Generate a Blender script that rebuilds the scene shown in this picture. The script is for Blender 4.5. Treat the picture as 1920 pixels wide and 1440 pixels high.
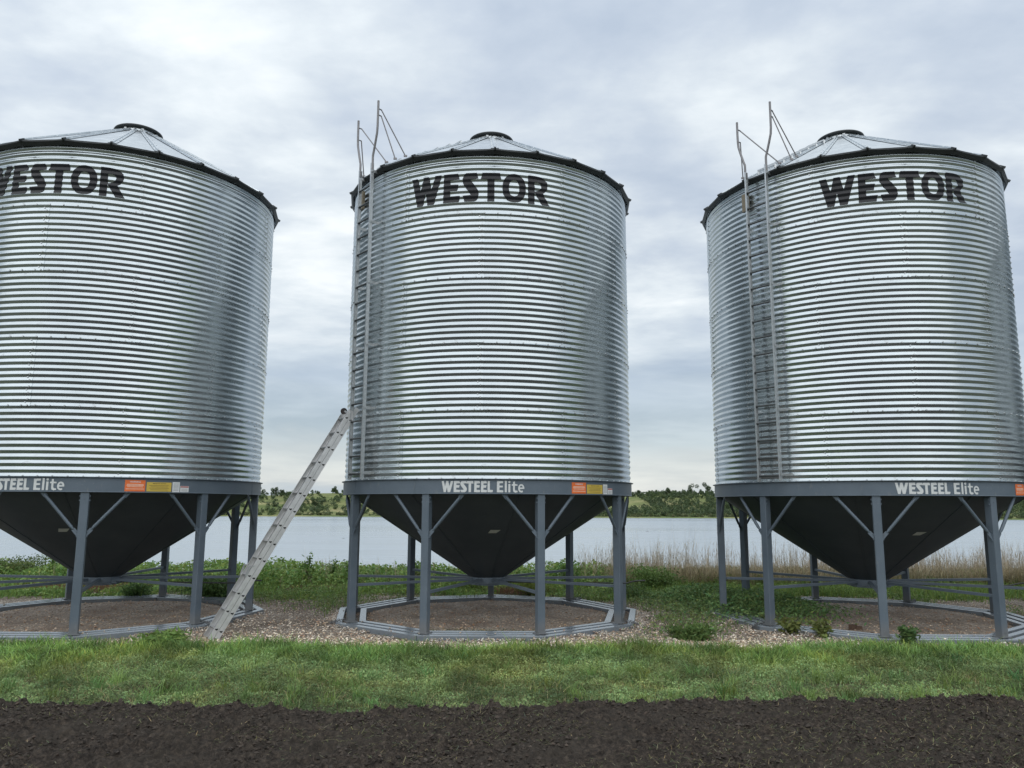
import bpy, math, random
import numpy as np
from mathutils import Vector, Matrix, Euler

for o in list(bpy.data.objects): bpy.data.objects.remove(o)
C = bpy.context.scene.collection
scn = bpy.context.scene
R_ = math.radians
rng = np.random.default_rng(7)
random.seed(7)

# ------------------------------------------------------------------ camera
cam = bpy.data.cameras.new('camera'); cam.sensor_width = 36; cam.lens = 36 * 1463.7 / 1920
cam.clip_start = .05; cam.clip_end = 6000
co = bpy.data.objects.new('camera', cam); C.objects.link(co)
CAMZ = 2.097
co.matrix_world = Matrix.Translation((0, 0, CAMZ)) @ Matrix.Rotation(math.pi/2 + .1539, 4, 'X') @ Matrix.Rotation(.0044, 4, 'Z')
scn.camera = co

# ------------------------------------------------------------------ node helper
class NT:
    def __init__(s, tree): s.t = tree; s.n = tree.nodes; s.l = tree.links
    def __call__(s, typ, ins=None, **kw):
        nd = s.n.new(typ)
        for k, v in kw.items(): setattr(nd, k, v)
        for k, v in (ins or {}).items():
            sk = nd.inputs[k]
            if isinstance(v, bpy.types.NodeSocket): s.l.new(v, sk)
            elif isinstance(v, bpy.types.Node): s.l.new(v.outputs[0], sk)
            else: sk.default_value = v
        return nd
    def math(s, op, a, b=0.0, clamp=False):
        return s('ShaderNodeMath', {0: a, 1: b}, operation=op, use_clamp=clamp).outputs[0]
    def ramp(s, fac, stops, interp='LINEAR'):
        nd = s('ShaderNodeValToRGB', {0: fac}); cr = nd.color_ramp; cr.interpolation = interp
        while len(cr.elements) < len(stops): cr.elements.new(.5)
        for e, (p, c) in zip(cr.elements, stops):
            e.position = p; e.color = (*c, 1) if len(c) == 3 else c
        return nd.outputs[0]
    def mix(s, fac, a, b, blend='MIX'):
        nd = s('ShaderNodeMix', data_type='RGBA', blend_type=blend)
        for i, v in ((0, fac), (6, a), (7, b)):
            if isinstance(v, bpy.types.NodeSocket): s.l.new(v, nd.inputs[i])
            else: nd.inputs[i].default_value = v if i == 0 else ((*v, 1) if len(v) == 3 else v)
        return nd.outputs[2]
    def noise(s, vec, scale, detail=3, rough=.5, dist=0.):
        return s('ShaderNodeTexNoise', {'Vector': vec, 'Scale': scale, 'Detail': detail, 'Roughness': rough, 'Distortion': dist}).outputs[0]
def sm(nt, v, a, b):
    return nt('ShaderNodeMapRange', {0: v, 1: a, 2: b, 3: 0., 4: 1.}, interpolation_type='SMOOTHSTEP').outputs[0]

# ------------------------------------------------------------------ world: overcast sky
SUN_B, SUN_E = 190., 54.
w = bpy.data.worlds.new('World'); scn.world = w; w.use_nodes = True; w.node_tree.nodes.clear()
nt = NT(w.node_tree)
sky = nt('ShaderNodeTexSky', sky_type='NISHITA', sun_disc=False, sun_elevation=R_(SUN_E), sun_rotation=R_(SUN_B))
bg1 = nt('ShaderNodeBackground', {0: sky.outputs[0], 1: .10})
tc = nt('ShaderNodeTexCoord').outputs['Generated']
sep = nt('ShaderNodeSeparateXYZ', {0: tc})
z = nt.math('MAXIMUM', sep.outputs[2], 0.0)
den = nt.math('ADD', z, .10)
px = nt.math('DIVIDE', sep.outputs[0], den); py = nt.math('DIVIDE', sep.outputs[1], den)
pv = nt('ShaderNodeCombineXYZ', {0: px, 1: py, 2: 4.7}).outputs[0]
big = nt.noise(pv, .60, 5, .50, .08)
pv2 = nt('ShaderNodeMapping', {0: pv, 1: (3.1, 7.7, 0), 3: (1., 1.25, 1)}).outputs[0]
med = nt.noise(pv2, 2.1, 7, .55, .10)
dirn = nt('ShaderNodeMapping', {0: tc, 3: (1., 1., 2.2)}).outputs[0]
soft = nt.noise(dirn, 2.6, 4, .5, .3)
v = nt.math('ADD', nt.math('MULTIPLY', big, .40), nt.math('ADD', nt.math('MULTIPLY', med, .45), nt.math('MULTIPLY', soft, .20)))
cl = nt.ramp(v, [(.42, (.455, .53, .635)), (.48, (.54, .61, .70)), (.525, (.63, .695, .76)), (.57, (.75, .81, .85)), (.625, (.90, .94, .955))])
# bank of lower cloud: darker belt and a pale strip near the horizon
beltn = nt.noise(nt('ShaderNodeMapping', {0: tc, 3: (3.2, 3.2, 17.)}).outputs[0], 1.5, 5, .55, .3)
zz = nt.math('ADD', z, nt.math('MULTIPLY', nt.math('SUBTRACT', beltn, .5), .10))
lowc = nt.ramp(zz, [(.0, (.62, .68, .72)), (.022, (.74, .76, .745)), (.055, (.68, .72, .72)), (.085, (.52, .60, .65)), (.16, (.46, .55, .65)), (.24, (.50, .59, .69))])
streak = nt.ramp(beltn, [(.38, (.80, .83, .86)), (.62, (1.1, 1.08, 1.05))])
lowc = nt.mix(1., lowc, streak, 'MULTIPLY')
cl = nt.mix(sm(nt, z, .10, .27), lowc, cl)
# thin cover round the hidden sun: brighter behind the photographer
sd = Vector((math.sin(R_(SUN_B))*math.cos(R_(SUN_E)), math.cos(R_(SUN_B))*math.cos(R_(SUN_E)), math.sin(R_(SUN_E))))
dp = nt('ShaderNodeVectorMath', {0: tc, 1: sd}, operation='DOT_PRODUCT').outputs['Value']
glow = nt.math('ADD', 1.0, nt.math('MULTIPLY', sm(nt, dp, -.6, 1.), .40))
bg2 = nt('ShaderNodeBackground', {0: cl, 1: nt.math('MULTIPLY', glow, .88)})
ms = nt('ShaderNodeMixShader', {0: .93, 1: bg1.outputs[0], 2: bg2.outputs[0]})
nt('ShaderNodeOutputWorld', {0: ms.outputs[0]})

sl = bpy.data.lights.new('sun', 'SUN'); sl.energy = 1.4; sl.angle = R_(100); sl.color = (1, .96, .9)
so = bpy.data.objects.new('sun', sl); C.objects.link(so)
so.rotation_euler = (-sd).to_track_quat('-Z', 'Y').to_euler()
scn.view_settings.view_transform = 'Standard'; scn.view_settings.look = 'None'
scn.view_settings.exposure = .30; scn.view_settings.gamma = 1
scn.render.engine = 'CYCLES'; scn.cycles.max_bounces = 8; scn.cycles.transparent_max_bounces = 8

# ------------------------------------------------------------------ materials
def mat(name, build):
    m = bpy.data.materials.new(name); m.use_nodes = True; m.node_tree.nodes.clear()
    n = NT(m.node_tree); sh = build(n); n('ShaderNodeOutputMaterial', {0: sh}); return m
def bsdf(n, **kw):
    names = dict(col='Base Color', rough='Roughness', metal='Metallic', normal='Normal', ior='IOR', spec='Specular IOR Level', aniso='Anisotropic', coat='Coat Weight', coatr='Coat Roughness')
    ins = {names[k]: ((*v, 1) if isinstance(v, tuple) and len(v) == 3 else v) for k, v in kw.items()}
    return n('ShaderNodeBsdfPrincipled', ins).outputs[0]
def bump(n, h, strength, dist=.01):
    return n('ShaderNodeBump', {'Height': h, 'Strength': strength, 'Distance': dist}).outputs[0]
def obj_co(n): return n('ShaderNodeTexCoord').outputs['Object']

def m_galv(n):                        # galvanised sheet: spangle, smears, slight tone change from sheet to sheet
    oc = obj_co(n)
    sp = n('ShaderNodeTexVoronoi', {'Vector': oc, 'Scale': 38.}, feature='F1').outputs['Color']
    sepc = n('ShaderNodeSeparateXYZ', {0: sp}).outputs[0]
    sm_ = n.noise(n('ShaderNodeMapping', {0: oc, 3: (1, 1, .35)}).outputs[0], 1.6, 4, .6, .4)
    st = n.noise(n('ShaderNodeMapping', {0: oc, 3: (1, 1, 6.)}).outputs[0], 5., 4, .65, .2)
    at = n('ShaderNodeAttribute', attribute_name='tone').outputs['Fac']
    val = n.math('ADD', n.math('MULTIPLY', sepc, .02), n.math('ADD', n.math('MULTIPLY', sm_, .20), n.math('MULTIPLY', st, .05)))
    val = n.math('ADD', val, n.math('MULTIPLY', at, .07))
    col = n.ramp(val, [(.08, (.37, .41, .43)), (.28, (.49, .54, .565))])
    sc = n.noise(n('ShaderNodeMapping', {0: oc, 3: (1, 1, 1.8)}).outputs[0], 7., 4, .65, .6)
    scf = n.ramp(sc, [(.62, (0, 0, 0)), (.72, (.55, .55, .55))])
    col = n.mix(scf, col, (.30, .32, .32))
    rg = n.math('ADD', .15, n.math('ADD', n.math('MULTIPLY', sepc, .0), n.math('MULTIPLY', sm_, .10)))
    rg = n.math('ADD', rg, n.math('MULTIPLY', scf, .25))
    wav = n.noise(n('ShaderNodeMapping', {0: oc, 3: (1, 1, .5)}).outputs[0], 2.2, 2, .5)
    nb = bump(n, wav, .35, .012)
    return bsdf(n, col=col, metal=.84, rough=rg, normal=nb)
GALV = mat('galvanised corrugated steel', m_galv)
def m_roof(n):
    oc = obj_co(n)
    st = n.noise(n('ShaderNodeMapping', {0: oc, 3: (1, 1, 1)}).outputs[0], 6., 4, .6, .2)
    return bsdf(n, col=n.ramp(st, [(.3, (.50, .54, .57)), (.7, (.66, .70, .72))]), metal=1., rough=n.math('ADD', .26, n.math('MULTIPLY', st, .15)))
ROOFM = mat('galvanised roof steel', m_roof)
def m_tube(n):
    st = n.noise(obj_co(n), 30., 3, .6)
    return bsdf(n, col=n.ramp(st, [(.3, (.40, .42, .43)), (.7, (.58, .60, .61))]), metal=.9, rough=.42)
TUBE = mat('galvanised tube', m_tube)
def m_paint(n):
    oc = obj_co(n)
    a = n.noise(oc, 2.5, 5, .6); b = n.noise(oc, 40., 2, .5)
    col = n.ramp(a, [(.3, (.092, .120, .150)), (.7, (.118, .148, .182))])
    # dusty splashes near the ground on every leg and beam
    zc = n('ShaderNodeSeparateXYZ', {0: oc}).outputs[2]
    dm = n.math('MULTIPLY', sm(n, n.math('ADD', zc, n.math('MULTIPLY', a, -.25)), .25, -.05), .45)
    col = n.mix(dm, col, (.20, .18, .155))
    wr = n.noise(n('ShaderNodeMapping', {0: oc, 3: (1, 1, .25)}).outputs[0], 14., 5, .7, .3)
    col = n.mix(n.ramp(wr, [(.60, (0, 0, 0)), (.74, (.5, .5, .5))]), col, (.20, .205, .205))
    chip = n.noise(oc, 55., 2, .5)
    col = n.mix(n.ramp(chip, [(.735, (0, 0, 0)), (.75, (.9, .9, .9))]), col, (.30, .29, .27))
    return bsdf(n, col=col, rough=n.math('ADD', .40, n.math('MULTIPLY', a, .15)), spec=.4, normal=bump(n, b, .05, .002))
PAINT = mat('slate grey paint', m_paint)
def m_skid(n):
    oc = obj_co(n)
    a = n.noise(oc, 3.5, 5, .65); b = n.noise(oc, 18., 4, .7)
    col = n.ramp(a, [(.3, (.13, .155, .18)), (.7, (.19, .22, .245))])
    col = n.mix(n.ramp(b, [(.56, (0, 0, 0)), (.68, (.8, .8, .8))]), col, (.22, .19, .16))
    return bsdf(n, col=col, rough=.2, spec=1.)
SKID = mat('weathered grey skid paint', m_skid)
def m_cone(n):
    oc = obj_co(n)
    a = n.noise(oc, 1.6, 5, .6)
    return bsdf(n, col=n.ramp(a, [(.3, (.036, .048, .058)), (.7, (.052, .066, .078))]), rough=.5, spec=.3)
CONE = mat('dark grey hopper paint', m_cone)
def plain(name, col, rough=.5, metal=0., spec=.5, var=.12, scale=20.):
    def f(n):
        nz = n.noise(obj_co(n), scale, 4, .6)
        a = tuple(c*(1-var) for c in col); b = tuple(min(1, c*(1+var)) for c in col)
        return bsdf(n, col=n.ramp(nz, [(.3, a), (.7, b)]), rough=rough, metal=metal, spec=spec)
    return mat(name, f)
BLACK = plain('black vinyl letter', (.012, .013, .017), .45, spec=.35)
WHITE = plain('white vinyl letter', (.60, .62, .62), .45, var=.05)
BLKP = plain('black steel rod', (.02, .021, .023), .4)
ALU = plain('aluminium rail', (.60, .60, .60), .42, .55, var=.10, scale=9.)
ALUR = plain('aluminium rung', (.50, .51, .52), .4, .8)
HOLE = plain('shade in rung end', (.012, .012, .012), .8)  # near-black colour stands for the shade inside a hollow rung
ORANGE = plain('orange label', (.75, .16, .035), .5, var=.04)
YELL = plain('yellow label', (.58, .42, .07), .5, var=.04)
LWHITE = plain('white label', (.66, .68, .69), .5, var=.04)
LRED = plain('faded red label', (.42, .14, .13), .5)
INKD = plain('label ink', (.12, .09, .04), .5)
INKW = plain('pale label print', (.80, .62, .50), .5)
STICK = plain('galvanised plate', (.40, .41, .38), .6)
TAN = plain('tan board', (.20, .17, .12), .7)
WOODM = plain('old wood block', (.085, .052, .034), .85, var=.4, scale=30.)
CHAINM = plain('dull steel chain', (.17, .175, .18), .5, .7)
DARKROLL = plain('dark rubber roller', (.03, .022, .022), .6)
def m_gasket(n): return bsdf(n, col=(.030, .032, .034), rough=.55)
EAVED = plain('zinc darkened for shade', (.035, .04, .042), .5, .5)  # shade under eave and lid painted into the zinc colour
RAILM = plain('weathered pipe', (.20, .195, .20), .5, .6)
RUNGM = plain('dull rung', (.13, .138, .142), .45, .8)

def m_soil(n):
    oc = obj_co(n)
    a = n.noise(oc, 1.1, 5, .6, .2); b = n.noise(oc, 17., 7, .78); c = n.noise(oc, 90., 3, .6)
    col = n.ramp(b, [(.34, (.011, .0092, .008)), (.5, (.042, .034, .028)), (.68, (.11, .088, .068))])
    col = n.mix(n.ramp(a, [(.42, (0, 0, 0)), (.68, (.55, .55, .55))]), col, (.054, .047, .038))
    h = n.math('ADD', b, n.math('MULTIPLY', c, .4))
    return bsdf(n, col=col, rough=.9, spec=.2, normal=bump(n, h, 1., .03))
SOIL = mat('dark tilled soil', m_soil)
def m_ground(n):                      # earth under the grass and out behind the photographer
    oc = obj_co(n)
    a = n.noise(oc, .35, 5, .6, .3); b = n.noise(oc, 6., 6, .65); c = n.noise(oc, 45., 4, .7)
    col = n.ramp(b, [(.35, (.055, .070, .034)), (.52, (.090, .108, .055)), (.7, (.135, .13, .085))])
    col = n.mix(n.ramp(a, [(.45, (0, 0, 0)), (.6, (.8, .8, .8))]), col, (.10, .09, .065))
    return bsdf(n, col=col, rough=.95, spec=.15, normal=bump(n, n.math('ADD', c, b), .8, .03))
GROUND = mat('weedy earth', m_ground)
def m_gravel(n):
    oc = obj_co(n)
    vo = n('ShaderNodeTexVoronoi', {'Vector': oc, 'Scale': 34.}, feature='F1')
    g = n('ShaderNodeSeparateXYZ', {0: vo.outputs['Color']}).outputs[0]
    col = n.ramp(g, [(0., (.16, .13, .10)), (.4, (.31, .265, .215)), (.75, (.44, .39, .32)), (1., (.66, .62, .56))])
    edge = n.ramp(vo.outputs['Distance'], [(.25, (1, 1, 1)), (.75, (.35, .32, .30))])
    col = n.mix(1., col, edge, 'MULTIPLY')
    # dirt and spilled grain staining
    a = n.noise(oc, .8, 5, .6, .3)
    col = n.mix(n.ramp(a, [(.40, (0, 0, 0)), (.66, (.75, .75, .75))]), col, (.085, .058, .040))
    hh = n.math('SUBTRACT', 1., vo.outputs['Distance'])
    return bsdf(n, col=col, rough=.9, spec=.25, normal=bump(n, hh, 1., .02))
GRAVEL = mat('river gravel', m_gravel)
def m_dirtgrav(n):
    oc = obj_co(n)
    vo = n('ShaderNodeTexVoronoi', {'Vector': oc, 'Scale': 42.}, feature='F1')
    g = n('ShaderNodeSeparateXYZ', {0: vo.outputs['Color']}).outputs[0]
    col = n.ramp(g, [(0., (.15, .125, .10)), (.5, (.31, .255, .21)), (1., (.52, .46, .38))])
    a = n.noise(oc, 1.3, 5, .6, .3)
    col = n.mix(n.ramp(a, [(.40, (0, 0, 0)), (.66, (.8, .8, .8))]), col, (.20, .15, .115))
    hh = n.math('SUBTRACT', 1., vo.outputs['Distance'])
    return bsdf(n, col=col, rough=.95, spec=.2, normal=bump(n, hh, 1., .015))
DIRTG = mat('brown stained gravel', m_dirtgrav)
def m_attr(trans=.3, rough=.65):
    def f(n):
        at = n('ShaderNodeAttribute', attribute_name='tint').outputs['Color']
        p = bsdf(n, col=at, rough=rough, spec=.25)
        if trans <= 0: return p
        t = n('ShaderNodeBsdfTranslucent', {0: at}).outputs[0]
        return n('ShaderNodeMixShader', {0: trans, 1: p, 2: t}).outputs[0]
    return f
LEAF = mat('leaf', m_attr(.32, .55))
STRAW = mat('straw', m_attr(.2, .8))
STONE = mat('stone', m_attr(0, .75))
def m_bark(n):
    b = n.noise(n('ShaderNodeMapping', {0: obj_co(n), 3: (1, 1, .2)}).outputs[0], 6., 4, .6)
    return bsdf(n, col=n.ramp(b, [(.3, (.10, .09, .075)), (.7, (.30, .28, .24))]), rough=.9)
BARK = mat('bark', m_bark)
def m_water(n):
    oc = obj_co(n)
    mp = n('ShaderNodeMapping', {0: oc, 3: (.30, 1., 1)}).outputs[0]
    a = n.noise(mp, .60, 3, .6, .3); b = n.noise(mp, .09, 3, .5, .5)
    big = n.noise(n('ShaderNodeMapping', {0: oc, 3: (.25, 1., 1)}).outputs[0], .018, 4, .6, .6)
    h = n.math('ADD', n.math('MULTIPLY', a, .5), b)
    st = n.math('ADD', .16, n.math('MULTIPLY', big, .85))
    nd = n('ShaderNodeBump', {'Height': h, 'Distance': .55}); n.l.new(st, nd.inputs['Strength'])
    return bsdf(n, col=(.30, .345, .385), rough=n.math('ADD', .08, n.math('MULTIPLY', big, .25)), ior=1.33, spec=.5, normal=nd.outputs[0])
WATER = mat('lake water', m_water)
def m_hill(n):
    oc = obj_co(n)
    a = n.noise(oc, .012, 5, .6, .5); b = n.noise(oc, .09, 5, .65); c = n.noise(oc, .6, 3, .6)
    col = n.ramp(a, [(.36, (.125, .165, .058)), (.5, (.185, .205, .085)), (.62, (.30, .28, .145))])
    col = n.mix(n.ramp(b, [(.45, (0, 0, 0)), (.62, (.7, .7, .7))]), col, (.10, .13, .052))
    return bsdf(n, col=col, rough=1., spec=.1, normal=bump(n, n.math('ADD', b, c), .6, 1.5))
HILL = mat('pasture slope', m_hill)

# ------------------------------------------------------------------ object helpers
def tag(o, label=None, cat=None, group=None, kind=None):
    if label: o['label'] = label
    if cat: o['category'] = cat
    if group: o['group'] = group
    if kind: o['kind'] = kind
    return o
def empty(name, loc=(0, 0, 0), parent=None):
    o = bpy.data.objects.new(name, None); C.objects.link(o); o.location = loc; o.parent = parent
    o.empty_display_size = .2; return o
def link(name, me, m, parent=None):
    o = bpy.data.objects.new(name, me); C.objects.link(o); o.parent = parent
    if m is not None and not me.materials:
        for x in (m if isinstance(m, (list, tuple)) else [m]): me.materials.append(x)
    return o
def np_mesh(name, V, F, smooth=False, attrs=None, mi=None):
    V = np.ascontiguousarray(V, dtype=np.float32); F = np.ascontiguousarray(F, dtype=np.int32); k = F.shape[1]
    me = bpy.data.meshes.new(name)
    me.vertices.add(len(V)); me.vertices.foreach_set('co', V.ravel())
    me.loops.add(F.size); me.loops.foreach_set('vertex_index', F.ravel())
    me.polygons.add(len(F)); me.polygons.foreach_set('loop_start', np.arange(len(F), dtype=np.int32)*k)
    me.polygons.foreach_set('use_smooth', np.full(len(F), bool(smooth)))
    if mi is not None: me.polygons.foreach_set('material_index', np.asarray(mi, dtype=np.int32))
    for nm, a in (attrs or {}).items():
        a = np.asarray(a, dtype=np.float32)
        if a.ndim == 1:
            at = me.attributes.new(nm, 'FLOAT', 'POINT'); at.data.foreach_set('value', a)
        else:
            at = me.attributes.new(nm, 'FLOAT_COLOR', 'POINT')
            at.data.foreach_set('color', np.concatenate([a, np.ones((len(a), 1), np.float32)], 1).ravel())
    me.update(calc_edges=True); me.validate()
    return me
class MB:
    def __init__(s): s.v = []; s.f = []
    def add(s, vs, fs):
        b = len(s.v); s.v += [tuple(q) for q in vs]; s.f += [tuple(i+b for i in q) for q in fs]; return s
    def box(s, c, d, M=None, ch=0.):
        x, y, z = (q/2 for q in d); M = M or Matrix.Identity(3)
        if ch <= 0:
            vs = [Vector((a*x, b*y, e*z)) for e in (-1, 1) for a, b in ((-1, -1), (1, -1), (1, 1), (-1, 1))]
            fs = [(3, 2, 1, 0), (4, 5, 6, 7), (0, 1, 5, 4), (1, 2, 6, 5), (2, 3, 7, 6), (3, 0, 4, 7)]
        else:
            pr = [(-x+ch, -y), (x-ch, -y), (x, -y+ch), (x, y-ch), (x-ch, y), (-x+ch, y), (-x, y-ch), (-x, -y+ch)]
            vs = [Vector((a, b, e*z)) for e in (-1, 1) for a, b in pr]
            fs = [tuple(range(7, -1, -1)), tuple(range(8, 16))] + [(i, (i+1) % 8, 8+(i+1) % 8, 8+i) for i in range(8)]
        c = Vector(c); return s.add([M @ q + c for q in vs], fs)
    def bar(s, a, b, wd, ht, up=(0, 0, 1), ch=0.):        # box from a to b
        a, b = Vector(a), Vector(b); zz = (b-a); L = zz.length; zz.normalize()
        u = Vector(up); xx = u.cross(zz)
        if xx.length < 1e-4: xx = Vector((1, 0, 0)).cross(zz)
        xx.normalize(); yy = zz.cross(xx)
        M = Matrix((xx, yy, zz)).transposed()
        return s.box((a+b)/2, (wd, ht, L), M, ch)
    def tube(s, pts, r, n=10, cap=True):
        pts = [Vector(p) for p in pts]; rs = r if isinstance(r, (list, tuple)) else [r]*len(pts)
        rings = []; ref = None
        for i, p in enumerate(pts):
            d = (pts[min(i+1, len(pts)-1)] - pts[max(i-1, 0)]).normalized()
            if ref is None: ref = d.orthogonal().normalized()
            ref = (ref - d*ref.dot(d)).normalized(); q = d.cross(ref)
            rings.append([p + (ref*math.cos(t) + q*math.sin(t))*rs[i] for t in (2*math.pi*k/n for k in range(n))])
        vs = [q for rg in rings for q in rg]; fs = []
        for i in range(len(pts)-1):
            for k in range(n): fs.append((i*n+k, i*n+(k+1) % n, (i+1)*n+(k+1) % n, (i+1)*n+k))
        if cap: fs += [tuple(range(n-1, -1, -1)), tuple((len(pts)-1)*n+k for k in range(n))]
        return s.add(vs, fs)
    def lathe(s, prof, n=72, a0=0., a1=2*math.pi):
        full = abs(a1-a0-2*math.pi) < 1e-6; m = n if full else n+1
        vs = [(r*math.sin(a0+(a1-a0)*k/n), r*math.cos(a0+(a1-a0)*k/n), zz) for r, zz in prof for k in range(m)]
        fs = []
        for i in range(len(prof)-1):
            for k in range(n):
                k2 = (k+1) % m; fs.append((i*m+k, (i+1)*m+k, (i+1)*m+k2, i*m+k2))
        return s.add(vs, fs)
    def mesh(s, name, smooth=False, ang=None):
        me = bpy.data.meshes.new(name); me.from_pydata(s.v, [], s.f); me.update()
        if smooth:
            me.polygons.foreach_set('use_smooth', [True]*len(me.polygons))
            if ang: me.set_sharp_from_angle(angle=R_(ang))
        return me
    def build(s, name, m, parent=None, smooth=False, ang=35):
        return link(name, s.mesh(name, smooth, ang), m, parent)
def P(b, r, z): b = R_(b); return Vector((r*math.sin(b), r*math.cos(b), z))
def RZ(b): return Matrix.Rotation(-R_(b), 3, 'Z')      # local +y -> bearing b

# value noise
_lat = rng.random((8, 256, 256)).astype(np.float32)
def vn(x, y, s, k=0):
    x = np.asarray(x, float)*s + 1000; y = np.asarray(y, float)*s + 1000
    xi = np.floor(x).astype(int); yi = np.floor(y).astype(int); fx = x-xi; fy = y-yi
    fx = fx*fx*(3-2*fx); fy = fy*fy*(3-2*fy); L = _lat[k % 8]
    g = lambda a, b: L[a & 255, b & 255]
    return (g(xi, yi)*(1-fx)+g(xi+1, yi)*fx)*(1-fy) + (g(xi, yi+1)*(1-fx)+g(xi+1, yi+1)*fx)*fy
def fbm(x, y, s, o=4, g=.5, k=0):
    a = 0; t = 0; am = 1.
    for i in range(o): a = a + am*vn(x, y, s*2**i, k+i); t += am; am *= g
    return a/t
def sstep(a, b, x): t = np.clip((x-a)/(b-a), 0, 1); return t*t*(3-2*t)

# ================================================================== ground, bank, lake bed
BINS = [(-7.70, 15.08), (-.454, 15.367), (6.78, 15.215), (14.05, 15.15)]
def gh(x, y):
    d = sstep(23.5, 44., y + 1.2*fbm(x, y*0, .15, 2))*9.
    bumps = (fbm(x, y, .5, 3)-.5)*.05
    return -.035 + bumps*sstep(19, 22, y) - d + 26*sstep(-28, -170, y)  # last term: unseen slope behind the camera, added to darken the wall reflections
ys = np.concatenate([np.linspace(-420, -20, 41), np.linspace(-16, 10, 14), np.linspace(11, 48, 75), np.linspace(60, 620, 15)])
xs = np.concatenate([-np.geomspace(1200, 22, 16), np.linspace(-20, 20, 81), np.geomspace(22, 1200, 16)])
X, Y = np.meshgrid(xs, ys); Z = gh(X, Y)
def grid_faces(nr, nc):
    i = np.arange(nr-1)[:, None]*nc + np.arange(nc-1)[None, :]; i = i.ravel()
    return np.stack([i, i+1, i+nc+1, i+nc], 1)
g = link('ground', np_mesh('ground', np.stack([X.ravel(), Y.ravel(), Z.ravel()], 1), grid_faces(*X.shape), True), GROUND)
tag(g, kind='structure')

# tilled soil strip the photographer stands on
def soil_edge(x):
    return 8.40 + .16*(fbm(x, x*0+5, 2.6, 3, .6, 4)-.5)*2 + .12*(fbm(x, x*0, .7, 3)-.5)*2 + .50*sstep(-1.5, 6., x) + .10*np.sin(x*.9)
def soil_h(x, y):
    e = soil_edge(x) - y
    n1 = fbm(x, y, 1.1, 3, .5, 1)-.5; n2 = fbm(x, y*1.2, 6., 4, .62, 3); n3 = vn(x, y, 34., 5)
    hgt = .02 + .05*n1 + .10*(np.abs(n2-.5)*2)**.8*.6 + .105*(fbm(x, y*1.1, 10., 4, .65, 0)-.5) + .03*n3
    clod = np.clip(fbm(x, y, 9., 3, .5, 6)-.56, 0, 1)*.30
    ridge = np.exp(-((e-.22)/.17)**2)*(.0+.10*sstep(.5, 4.5, x)*np.clip(fbm(x, y, 1.3, 3, .6, 2)-.28, 0, 1)*1.8)
    hgt = hgt + clod*.6 + ridge*(.6+.9*n2)
    return hgt*sstep(-.22, .12, e) - .06*(1-sstep(-.25, .08, e))
sx = np.linspace(-13, 13, 1170); sy = np.concatenate([np.linspace(-3, 4.5, 10), np.linspace(4.55, 9.7, 300)])
X, Y = np.meshgrid(sx*1.0, sy)
Z = soil_h(X, Y)
Z[Y < 4.5] = .03 + .03*(fbm(X, Y, 1., 3)[Y < 4.5]-.5)
g = link('soil_road', np_mesh('soil_road', np.stack([X.ravel(), Y.ravel(), Z.ravel()], 1), grid_faces(*X.shape), True), SOIL); tag(g, kind='structure')

# gravel yard under and round the bins
def g_front(x): return 11.85 + .22*(fbm(x, x*0+3, .6, 3)-.5)*2 - .25*np.exp(-((x+.9)/1.3)**2) - .15*np.exp(-((x+4)/1.2)**2)
def g_back(x): return 19.1 + .9*(fbm(x, x*0+9, .45, 3)-.5)*2
def inring(x, y, r=2.42):
    m = np.zeros(np.shape(x), bool)
    for cx, cy in BINS: m |= (x-cx)**2+(y-cy)**2 < r*r
    return m
sx = np.linspace(-14, 20, 340); tt = np.linspace(0, 1, 110)
X, T = np.meshgrid(sx, tt); Yf = g_front(X)-.15; Yb = g_back(X); Y = Yf+(Yb-Yf)*T
def grav_h(x, y): return .012 + .05*(fbm(x, y, .9, 4, .5, 2)-.5) + .012*(vn(x, y, 14, 1)-.5)
Z = grav_h(X, Y) - .05*(1-sstep(0, .05, T)) - .05*sstep(.95, 1, T)
g = link('gravel_yard', np_mesh('gravel_yard', np.stack([X.ravel(), Y.ravel(), Z.ravel()], 1), grid_faces(*X.shape), True), GRAVEL); tag(g, kind='structure')

# ================================================================== THE BIN
Z0, T_, RW, RL = 2.515, 1.1176, 2.7356, 2.685
BT, BB = Z0, 2.272                   # band top / bottom
ZE = 8.10                             # eave
AMP, LAM = .0084, T_/11
def corr(z):        # corrugation profile: rounded crests, straight flanks
    u = 2*np.pi*z/LAM
    return AMP*(np.cos(u)+.085*np.cos(3*u)+.018*np.cos(5*u))

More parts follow.
